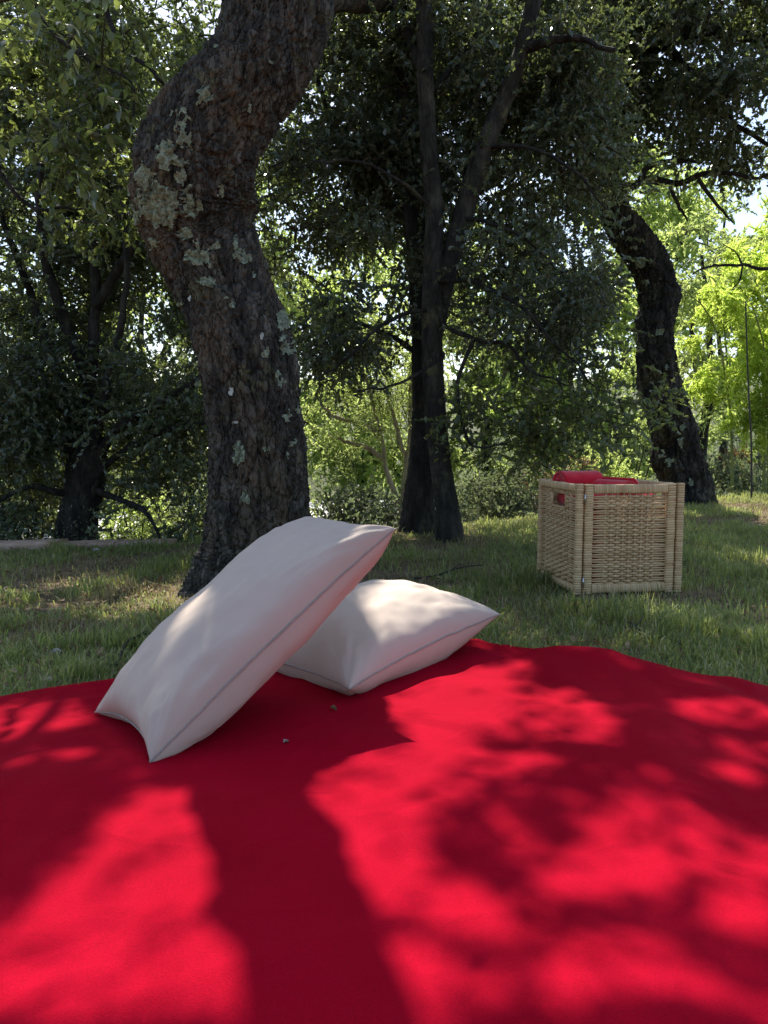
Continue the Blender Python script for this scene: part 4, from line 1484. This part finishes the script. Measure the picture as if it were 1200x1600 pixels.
crown(tC, b5, BC, 900, 6, 9, 0.24, 0.052, 0.030, M['leaf_cool'], np.concatenate(lc), br0=0.010, rtw=0.0025)

# ================================================================== background beyond the lawn
def simple_tree(name, label, px, y, stems, blobs, ncl, ntw, nlf, tlen, L, Wd, lmat, bmat, droop=0.2, r0=0.06, twigs=True, group=None):
    x = P(px, 690, y)[0]
    base = np.array([x, y, float(ground_z(x, y))])
    root = thing(name, label, 'tree', base, group)
    st = []
    for k, pts in enumerate(stems):
        q = [P(a, b, y + (c[0] if c else 0)) for a, b, *c in pts]
        if k == 0:
            q = [base + (0, 0, -0.1)] + q
        limb(root, base, q, r0 if k == 0 else r0 * 0.55, r0 * 0.2, bmat, 30, 9, 'trunk' if k == 0 else 'branch', 0.12, st)
    crown(root, base, blobs, ncl, ntw, nlf, tlen, L, Wd, lmat, np.concatenate(st), droop, twigs=twigs, br0=r0 * 0.16, rtw=0.003)
    return root


# thin pale tree behind the pair
simple_tree('pale_tree', 'thin pale stemmed tree with feathery light leaves left of the centre trunks', 628, 6.2,
            [[(632, 780), (637, 730), (640, 680), (642, 600), (650, 520), (660, 430)], [(628, 800), (612, 760), (600, 720), (592, 670), (580, 620), (565, 570)],
             [(600, 720), (575, 700), (540, 690), (510, 680)], [(593, 680), (560, 660), (520, 650), (500, 630)], [(637, 730), (625, 690), (612, 640), (600, 600)]],
            [pxblob(560, 640, 6.4, 70, 60, .5), pxblob(600, 600, 6.5, 60, 50, .5), pxblob(540, 740, 6.3, 40, 30, .4), pxblob(640, 540, 6.6, 70, 60, .5)],
            190, 5, 9, 0.2, 0.045, 0.013, M['leaf_light'], M['bark_pale'], r0=0.045)
simple_tree('small_dark_tree', 'small dark stemmed tree seen just right of the crooked oak', 1092, 10.0,
            [[(1094, 720), (1098, 680), (1104, 640), (1108, 600), (1110, 540), (1106, 470), (1095, 400)], [(1108, 630), (1095, 600), (1085, 560), (1080, 500)], [(1106, 640), (1125, 622), (1150, 600)]],
            [pxblob(1090, 430, 10.4, 60, 80, .9), pxblob(1080, 560, 10.2, 40, 60, .7), pxblob(1100, 660, 10.2, 30, 40, .5)],
            110, 5, 8, 0.3, 0.075, 0.035, M['leaf_far'], M['bark_dark'], r0=0.09)

far = [  # label, px, distance, crown blobs, leaf material
    ('tall pale green tree far behind the crooked oak', 1010, 17, [(1010, 330, 90, 120, 1.6), (1040, 430, 90, 110, 1.5), (980, 520, 70, 80, 1.2)], 'leaf_light'),
    ('loose yellow green tree far back between oak and bamboo', 1130, 20, [(1120, 400, 110, 120, 2.0), (1170, 520, 80, 100, 1.6), (1090, 540, 70, 90, 1.4), (1190, 330, 60, 60, 1.4)], 'leaf_far'),
    ('rounded green tree far back at the right picture edge', 1250, 18, [(1240, 480, 110, 170, 2.0), (1220, 600, 100, 90, 1.5)], 'leaf_light'),
    ('bright green tree far back seen under the dark branches', 880, 14, [(880, 640, 110, 90, 1.4), (900, 540, 110, 90, 1.4), (800, 620, 80, 90, 1.2)], 'leaf_light'),
    ('sunlit green tree far back between the centre trunks and the basket', 760, 16, [(750, 560, 90, 110, 1.6), (720, 680, 90, 70, 1.2), (760, 440, 100, 90, 1.5)], 'leaf_far'),
    ('sunlit light green tree far back left of the centre trunks', 560, 15, [(560, 580, 100, 100, 1.5), (520, 690, 90, 70, 1.3), (600, 690, 70, 70, 1.2), (560, 460, 100, 90, 1.5)], 'leaf_light'),
    ('dull green tree far back directly behind the bent cork oak', 420, 16, [(420, 560, 100, 170, 1.6), (440, 400, 100, 130, 1.6), (440, 700, 80, 70, 1.2)], 'leaf_far'),
    ('tall green tree far back behind the holm oak stems', 230, 15, [(230, 600, 120, 170, 1.6), (250, 380, 120, 160, 1.6), (230, 180, 120, 120, 1.6)], 'leaf_far'),
    ('green tree far back at the left picture edge', 40, 16, [(40, 600, 130, 150, 1.6), (30, 380, 130, 160, 1.6), (60, 170, 130, 130, 1.6)], 'leaf_far'),
]
for lab, px, y, bl, lm_ in far:
    cy = min(b[1] for b in bl)
    simple_tree('far_tree', lab, px, y, [[(px, 700), (px + 6, 620), (px - 8, 520), (px + 4, cy)], [(px, 600), (px + 40, 520), (px + 60, 440)], [(px, 620), (px - 40, 540), (px - 60, 470)]],
                [pxblob(a, b, y, c, d, e) for a, b, c, d, e in bl], 330, 5, 9, 0.42, 0.12, 0.06, M[lm_], M['bark_dark'], r0=0.13)


# scrub on the bank
def shrub(label, px, py_top, y, wpx, lmat, n, L=0.04, name='shrub'):
    x = P(px, 700, y)[0]
    z0 = float(ground_z(x, y))
    base = np.array([x, y, z0])
    root = thing(name, label, 'shrub', base)
    ztop = P(px, py_top, y)[2]
    h = max(0.4, ztop - z0)
    w = wpx * y / FPX
    st = []
    for k in range(5):
        a = k * 1.26 + px
        limb(root, base, [base + (0, 0, -0.05), base + (0.2 * w * math.cos(a), 0.2 * w * math.sin(a), h * 0.4), base + (0.5 * w * math.cos(a), 0.5 * w * math.sin(a), h * 0.85)], 0.018, 0.005, M['twig'], 12, 5, 'stem', 0.1, st)
    blobs = [(base + np.array([RNG.uniform(-.5, .5) * w, RNG.uniform(-.3, .3) * w, h * RNG.uniform(0.35, 0.7)]), np.array([w * 0.55, w * 0.5, h * 0.38])) for _ in range(5)]
    crown(root, base, blobs, n, 5, 9, 0.16, L, L * 0.45, M[lmat], np.concatenate(st), 0.1, br0=0.005)


shrub('grey green scrub bush just beyond the lawn left of the centre trunks', 545, 745, 5.9, 75, 'leaf_scrub', 130)
shrub('silvery scrub bush low behind the leaning cushion tip', 610, 770, 6.6, 60, 'leaf_scrub', 100)
shrub('pale scrub bush between the centre trunks and the basket', 770, 735, 6.4, 70, 'leaf_scrub', 130)
shrub('brownish scrub bush under the hanging dark sprays', 850, 700, 7.4, 80, 'leaf_dry', 90, 0.035)
shrub('light green bush directly behind the basket rim', 930, 690, 8.5, 70, 'leaf_light', 110, 0.05)
shrub('leafy green bush left of the crooked oak foot', 990, 660, 9.5, 70, 'leaf_far', 110, 0.05)
shrub('grey leaved bush right of the crooked oak foot', 1120, 715, 9.6, 55, 'leaf_scrub', 120, 0.05)
shrub('dry rusty bush in front of the small dark tree', 1150, 690, 11.5, 60, 'leaf_dry', 80, 0.05)
shrub('pale scrub bush below the bamboo at the lawn end', 1200, 725, 9.8, 60, 'leaf_scrub', 110, 0.05)
shrub('dense dark bush beyond the kerb beside the bent oak', 300, 770, 6.0, 70, 'leaf_holm', 140, 0.045)
shrub('bright green bush lit through the gap by the holm oak foot', 215, 770, 7.0, 60, 'leaf_light', 110, 0.05)
shrub('leafy dark bush beyond the kerb at the left edge', -10, 770, 6.6, 50, 'leaf_holm', 45, 0.045)
shrub('green bush on the far bank seen right of the crooked oak', 1065, 640, 12.5, 90, 'leaf_far', 120, 0.06)
shrub('light green bush on the far bank above the basket', 960, 640, 13.5, 90, 'leaf_light', 120, 0.06)
shrub('grey green bush on the far bank at the right picture edge', 1190, 660, 13.5, 90, 'leaf_scrub', 110, 0.06)
shrub('dark green bush on the slope left of the holm oak trunk', 60, 690, 8.0, 80, 'leaf_holm', 110, 0.05)
shrub('dark green bush on the slope right of the holm oak trunk', 260, 690, 8.4, 80, 'leaf_holm', 110, 0.05)
shrub('dull green bush behind the bent oak trunk', 440, 700, 7.5, 80, 'leaf_far', 120, 0.05)

# a pale gravel sheet added beyond the kerb for white sparkle through the oak
def glint_z(x, y):
    return ground_z(x, y) + 0.03


gv = MB()
xs, ys = np.linspace(-6, 0.2, 40), np.linspace(7.6, 12.5, 30)
X, Y = np.meshgrid(xs, ys)
gv.add(np.stack([X, Y, np.full_like(X, -0.42)], -1).reshape(-1, 3), grid_quads(30, 40, False))
xe = np.array([-6, 0.2])
gv.add(np.array([[-6, 7.6, -0.42], [0.2, 7.6, -0.42], [0.2, 7.6, -1.6], [-6, 7.6, -1.6]]), [(3, 2, 1, 0)])
gv.build('glint_sheet', M['gravel'], None, 'structure', smooth=False)

# undergrowth covering the bank and everything beyond the lawn
nu = 60000
yy = 4.2 + 26 * RNG.uniform(0, 1, nu) ** 1.6
xx = RNG.uniform(-0.75, 0.75, nu) * yy
k = (yy > lawn_edge(xx) + 0.25) & ~((xx < 0.1) & (yy > 7.0) & (yy < 12.6)) & (fbm(xx * 0.8, yy * 0.8, 2, 3, 70) > 0.40)
xx, yy = xx[k], yy[k]
sz = (0.018 + 0.009 * np.maximum(yy - 4.5, 0)) * RNG.uniform(0.6, 1.4, len(xx))
zz = ground_z(xx, yy) + sz * 0.3 + RNG.uniform(0, 1, len(xx)) ** 2 * (0.14 + 0.02 * yy)
dd = nrm(rand_dir(len(xx)) + np.array([0, 0, 0.9]))
o = leaf_object('undergrowth', np.stack([xx, yy, zz], -1), dd, rand_dir(len(xx)), sz * 1.3, sz * 0.5, M['leaf_scrub'], None, 0)
o['label'] = 'low grey green and straw coloured undergrowth beyond the lawn'

# bamboo
Y6 = 8.6
x6 = P(1190, 700, Y6)[0]
b6 = np.array([x6, Y6, float(ground_z(x6, Y6))])
bam = thing('bamboo_clump', 'bright yellow green bamboo clump at the right edge', 'bamboo', b6)
bl = []
for k in range(11):
    fx = 1150 + k * 17
    x = P(fx, 700, Y6)[0]
    yy = Y6 + 0.35 * math.sin(k * 2.1)
    z = float(ground_z(x, yy))
    lean = -0.75 + 0.1 * k
    H = 2.3 + 0.5 * math.sin(k * 1.7)
    pts = [(x, yy, z - 0.05), (x + lean * 0.1, yy, z + H * 0.4), (x + lean * 0.4, yy - 0.1, z + H * 0.8), (x + lean * 0.9, yy - 0.2, z + H * 1.02), (x + lean * 1.3, yy - 0.25, z + H * 0.95)]
    limb(bam, b6, np.array(pts), 0.014, 0.003, M['culm'], 24, 7, 'culm', 0.03, bl)
BLB = np.concatenate(bl)
BB6 = [pxblob(1130, 470, Y6 - .1, 45, 50, .4), pxblob(1180, 430, Y6, 60, 80, .5), pxblob(1150, 560, Y6, 75, 60, .5), pxblob(1190, 620, Y6 - .1, 50, 90, .5), pxblob(1240, 500, Y6, 60, 160, .6), pxblob(1110, 530, Y6 - .2, 35, 35, .3), pxblob(1190, 365, Y6, 50, 40, .4)]
crown(bam, b6, BB6, 400, 4, 8, 0.15, 0.13, 0.017, M['leaf_bamboo'], BLB, fine=True, droop=0.55, br0=0.003, upn=0.5)

# thin pole at the lawn's end
bp = G(1175, 780)
pz = MB()
pole_pts = np.array([(bp[0], bp[1], -0.2), P(1174, 700, bp[1]), P(1170, 620, bp[1]), P(1167, 540, bp[1]), P(1165, 470, bp[1])])
tube(pz, catmull(pole_pts, 24), np.linspace(0.010, 0.006, 24), 8)
o = pz.build('thin_pole', M['pole'], origin=(bp[0], bp[1], 0))
o.location = (bp[0], bp[1], 0)
tag(o, 'thin dark upright pole at the end of the lawn before the bamboo', 'pole')

# stone kerb at the left end of the lawn
kr = thing('stone_kerb', 'low pinkish stone kerb along the lawn edge at the left', 'kerb', (-2.0, 3.85, 0))
for k in range(8):
    xa = -3.3 + k * 0.27
    xb = xa + 0.262
    ya, yb = float(lawn_edge(xa)), float(lawn_edge(xb))
    mb = MB()
    n = 9
    u = np.linspace(0, 1, n)[:, None]
    prof = np.array([(-0.05, -0.25), (-0.05, 0.006), (-0.043, 0.018), (0.05, 0.02), (0.10, 0.016), (0.11, 0.0), (0.11, -0.25)])
    xx = xa + (xb - xa) * u + 0 * prof[:, 0]
    yy = ya + (yb - ya) * u + prof[:, 0]
    zz = prof[:, 1] + 0.012 + 0.008 * (fbm(xx * 9, yy * 9, k, 3, 6) - 0.5) + 0 * u + RNG.normal(0, 0.004)
    V = np.stack([xx, yy, zz], -1).reshape(-1, 3) - np.array([-2.0, 3.85, 0])
    mb.add(V, grid_quads(n, 7, False))
    e = np.arange(7)
    mb.add(V[:7], None, np.array([(0, i, i + 1) for i in range(1, 6)]))
    mb.add(V[-7:], None, np.array([(0, i + 1, i) for i in range(1, 6)]))
    mb.build('coping_stone', M['stone'], kr, smooth=False)


# ------------------------------------------------------------------ grass
def grass(name, n, xr, yr, hl, wd, m, dens, seed):
    y = yr[0] + (yr[1] - yr[0]) * RNG.uniform(0, 1, n) ** 1.35
    x = RNG.uniform(-1, 1, n) * (0.62 * y + 0.15) + RNG.normal(0, 0.02, n)
    k = dens(x, y) > RNG.uniform(0, 1, n)
    k &= ~in_blanket(x, y, -0.008)
    k &= y < np.where(x < -1.1, lawn_edge(x) - 0.05, lawn_edge(x) + 0.1)
    k &= np.hypot(x - oak_base[0], y - oak_base[1]) > 0.21
    lx, ly = x - basket.location.x, y - basket.location.y
    c, s = math.cos(math.radians(8)), math.sin(math.radians(8))
    bx, by = lx * c + ly * s, -lx * s + ly * c
    k &= ~((bx > 0.004) & (bx < BW - 0.004) & (by > 0.004) & (by < BW - 0.004))
    x, y = x[k], y[k]
    n = len(x)
    z = ground_z(x, y)
    tuft = sstep(0.55, 0.75, fbm(x * 7, y * 7, 2, 2, seed))
    h = hl * RNG.uniform(0.45, 1.35, n) * (0.5 + 0.6 * fbm(x * 2.4, y * 2.4, 2, 2, seed) + 0.9 * tuft)
    a = RNG.uniform(0, 2 * np.pi, n)
    lean = RNG.uniform(0.1, 0.95, n) * h
    d = np.stack([np.cos(a), np.sin(a), 0 * a], -1)
    sd = np.stack([-np.sin(a), np.cos(a), 0 * a], -1)
    w = wd * RNG.uniform(0.6, 1.4, n)[:, None] * (0.8 + 0.12 * y[:, None])
    b = np.stack([x, y, z - 0.004], -1)
    up = np.array([0, 0, 1.0])
    mid = b + up * (h * 0.6)[:, None] + d * (lean * 0.35)[:, None]
    tip = b + up * (h * np.sqrt(np.clip(1.0 - (lean / h) ** 2 * 0.6, 0.1, 1)))[:, None] + d * lean[:, None]
    V = np.stack([b - sd * w / 2, b + sd * w / 2, mid + sd * w * 0.42, mid - sd * w * 0.42, tip], 1).reshape(-1, 3)
    i = np.arange(n)[:, None] * 5
    Q = i + np.array([[0, 1, 2, 3]])
    T3 = i + np.array([[3, 2, 4]])
    return link(name, raw_mesh(name, V, [Q, T3], m, False), None, 'stuff')


def bare(x, y):
    """1 where the lawn is worn to soil and straw."""
    n = fbm(x * 2.3, y * 2.3, 9, 4, 401)
    b = sstep(0.54, 0.66, n)
    b = np.maximum(b, sstep(0.62, 0.30, np.hypot(x - oak_base[0], y - oak_base[1])) * 0.8)
    b = np.maximum(b, np.exp(-(((x - 0.10) / 0.36) ** 2 + ((y - 3.25) / 0.16) ** 2)) * 1.0)
    b = np.maximum(b, 0.8 * np.exp(-(((x + 0.95) / 0.25) ** 2 + ((y - 2.15) / 0.15) ** 2)))
    for q, r in ((b3, 0.42), (b4, 0.4), (b5, 0.6)):
        b = np.maximum(b, 0.85 * sstep(r, r * 0.4, np.hypot(x - q[0], y - q[1])))
    return np.clip(b, 0, 1)


o = grass('grass', 330000, None, (1.3, 8.5), 0.036, 0.0036, M['grass'], lambda x, y: (1 - 0.93 * bare(x, y)) * (0.55 + 0.45 * fbm(x * 6, y * 6, 1, 2, 77)), 5)
o['label'] = 'short patchy green lawn grass'
o = grass('dry_grass', 95000, None, (1.3, 8.0), 0.026, 0.003, M['grass_dry'], lambda x, y: 0.22 + 0.4 * sstep(0.45, 0.65, fbm(x * 3.1, y * 3.1, 5, 3, 19)) + 0.5 * bare(x, y), 9)
o['label'] = 'dry straw mixed into the lawn'

# leaf litter where the turf is worn
nl = 9000
yl = 1.5 + 6.0 * RNG.uniform(0, 1, nl) ** 1.4
xl = RNG.uniform(-0.6, 0.62, nl) * yl
kl = (RNG.uniform(0, 1, nl) < 0.14 + 0.7 * bare(xl, yl)) & ~in_blanket(xl, yl, 0.02) & (yl < lawn_edge(xl) - 0.05)
xl, yl = xl[kl], yl[kl]
o = leaf_object('leaf_litter', np.stack([xl, yl, ground_z(xl, yl) + RNG.uniform(0.004, 0.022, len(xl))], -1), rand_dir(len(xl)) * np.array([1, 1, 0.3]), nrm(rand_dir(len(xl)) * 0.5 + np.array([0, 0, 1.0])),
                0.028 * RNG.uniform(0.5, 1.2, len(xl)), 0.015 * RNG.uniform(0.6, 1.2, len(xl)), M['leaf_dry'], None, 0)
o['label'] = 'dry brown leaf litter on worn ground under the trees'
for i, (px, py, ln, lab) in enumerate([(700, 893, 0.34, 'crooked dry twig lying on the bare soil between cushions and basket'), (205, 1010, 0.22, 'thin dark twig lying in the grass left of the leaning cushion'), (1010, 985, 0.2, 'short broken twig lying in the grass below the basket')]):
    c = G(px, py, 0.02)
    mb = MB()
    a = 0.4 + i * 0.9
    pth = np.array([(t * ln * math.cos(a) - 0.03 * math.sin(5 * t + i) * math.sin(a), t * ln * math.sin(a) + 0.03 * math.sin(5 * t + i), 0.012 * math.sin(3 * t)) for t in np.linspace(-0.5, 0.5, 12)])
    tube(mb, pth, np.linspace(0.005, 0.002, 12), 6, rough=0.2, seed=i)
    tube(mb, np.array([pth[6], pth[6] + (0.03, 0.03, 0.015), pth[6] + (0.05, 0.07, 0.02)]), [0.003, 0.002, 0.001], 5)
    o = mb.build('fallen_twig', M['twig'])
    o.location = c
    tag(o, lab, 'twig')

# fallen leaves and small stones on the lawn
proto = None
k = 0
while k < 24:
    y = 1.7 + 3.0 * random.random() ** 1.2
    x = random.uniform(-0.55, 0.55) * y
    if in_blanket(np.array(x), np.array(y), 0.06) or y > lawn_edge(x) - 0.2:
        continue
    if 0.55 < x < 1.2 and 2.6 < y < 3.3:
        continue
    o = link('fallen_leaf', lm[k % 4])
    o.location = (x, y, float(ground_z(x, y)) + random.uniform(0.012, 0.03))
    o.rotation_euler = (random.uniform(-0.5, 0.5), random.uniform(-0.4, 0.4), random.uniform(0, 6.28))
    s = random.uniform(0.55, 0.95)
    o.scale = (s, s, s)
    o.material_slots[0].link = 'OBJECT'
    o.material_slots[0].material = M['leaf_dry']
    tag(o, 'small dry brown leaf fallen on the lawn grass', 'leaf', 'dry leaves fallen on the lawn')
    k += 1
for px, py, r, lab in [(73, 1068, 0.011, 'pale angular stone near the left blanket edge'), (88, 1021, 0.009, 'flat whitish stone lying in the grass above the angular one'), (150, 862, 0.012, 'small reddish stone by the stone kerb')]:
    c = G(px, py)
    u = np.linspace(0, np.pi, 9)[:, None]
    v = np.linspace(0, 2 * np.pi, 14, endpoint=False)[None]
    X, Y, Z = np.sin(u) * np.cos(v), np.sin(u) * np.sin(v), np.cos(u) + 0 * v
    k_ = r * (1 + 0.5 * (fbm(X * 1.6 + px, Y * 1.6, Z * 1.6, 2, 3) - 0.5))
    V = np.stack([X * k_ * 1.5, Y * k_, Z * k_ * 0.75], -1).reshape(-1, 3)
    o = link('stone', raw_mesh('stone', V, grid_quads(9, 14), M['pebble'], False))
    o.location = (c[0], c[1], r * 0.75)
    tag(o, lab, 'stone')
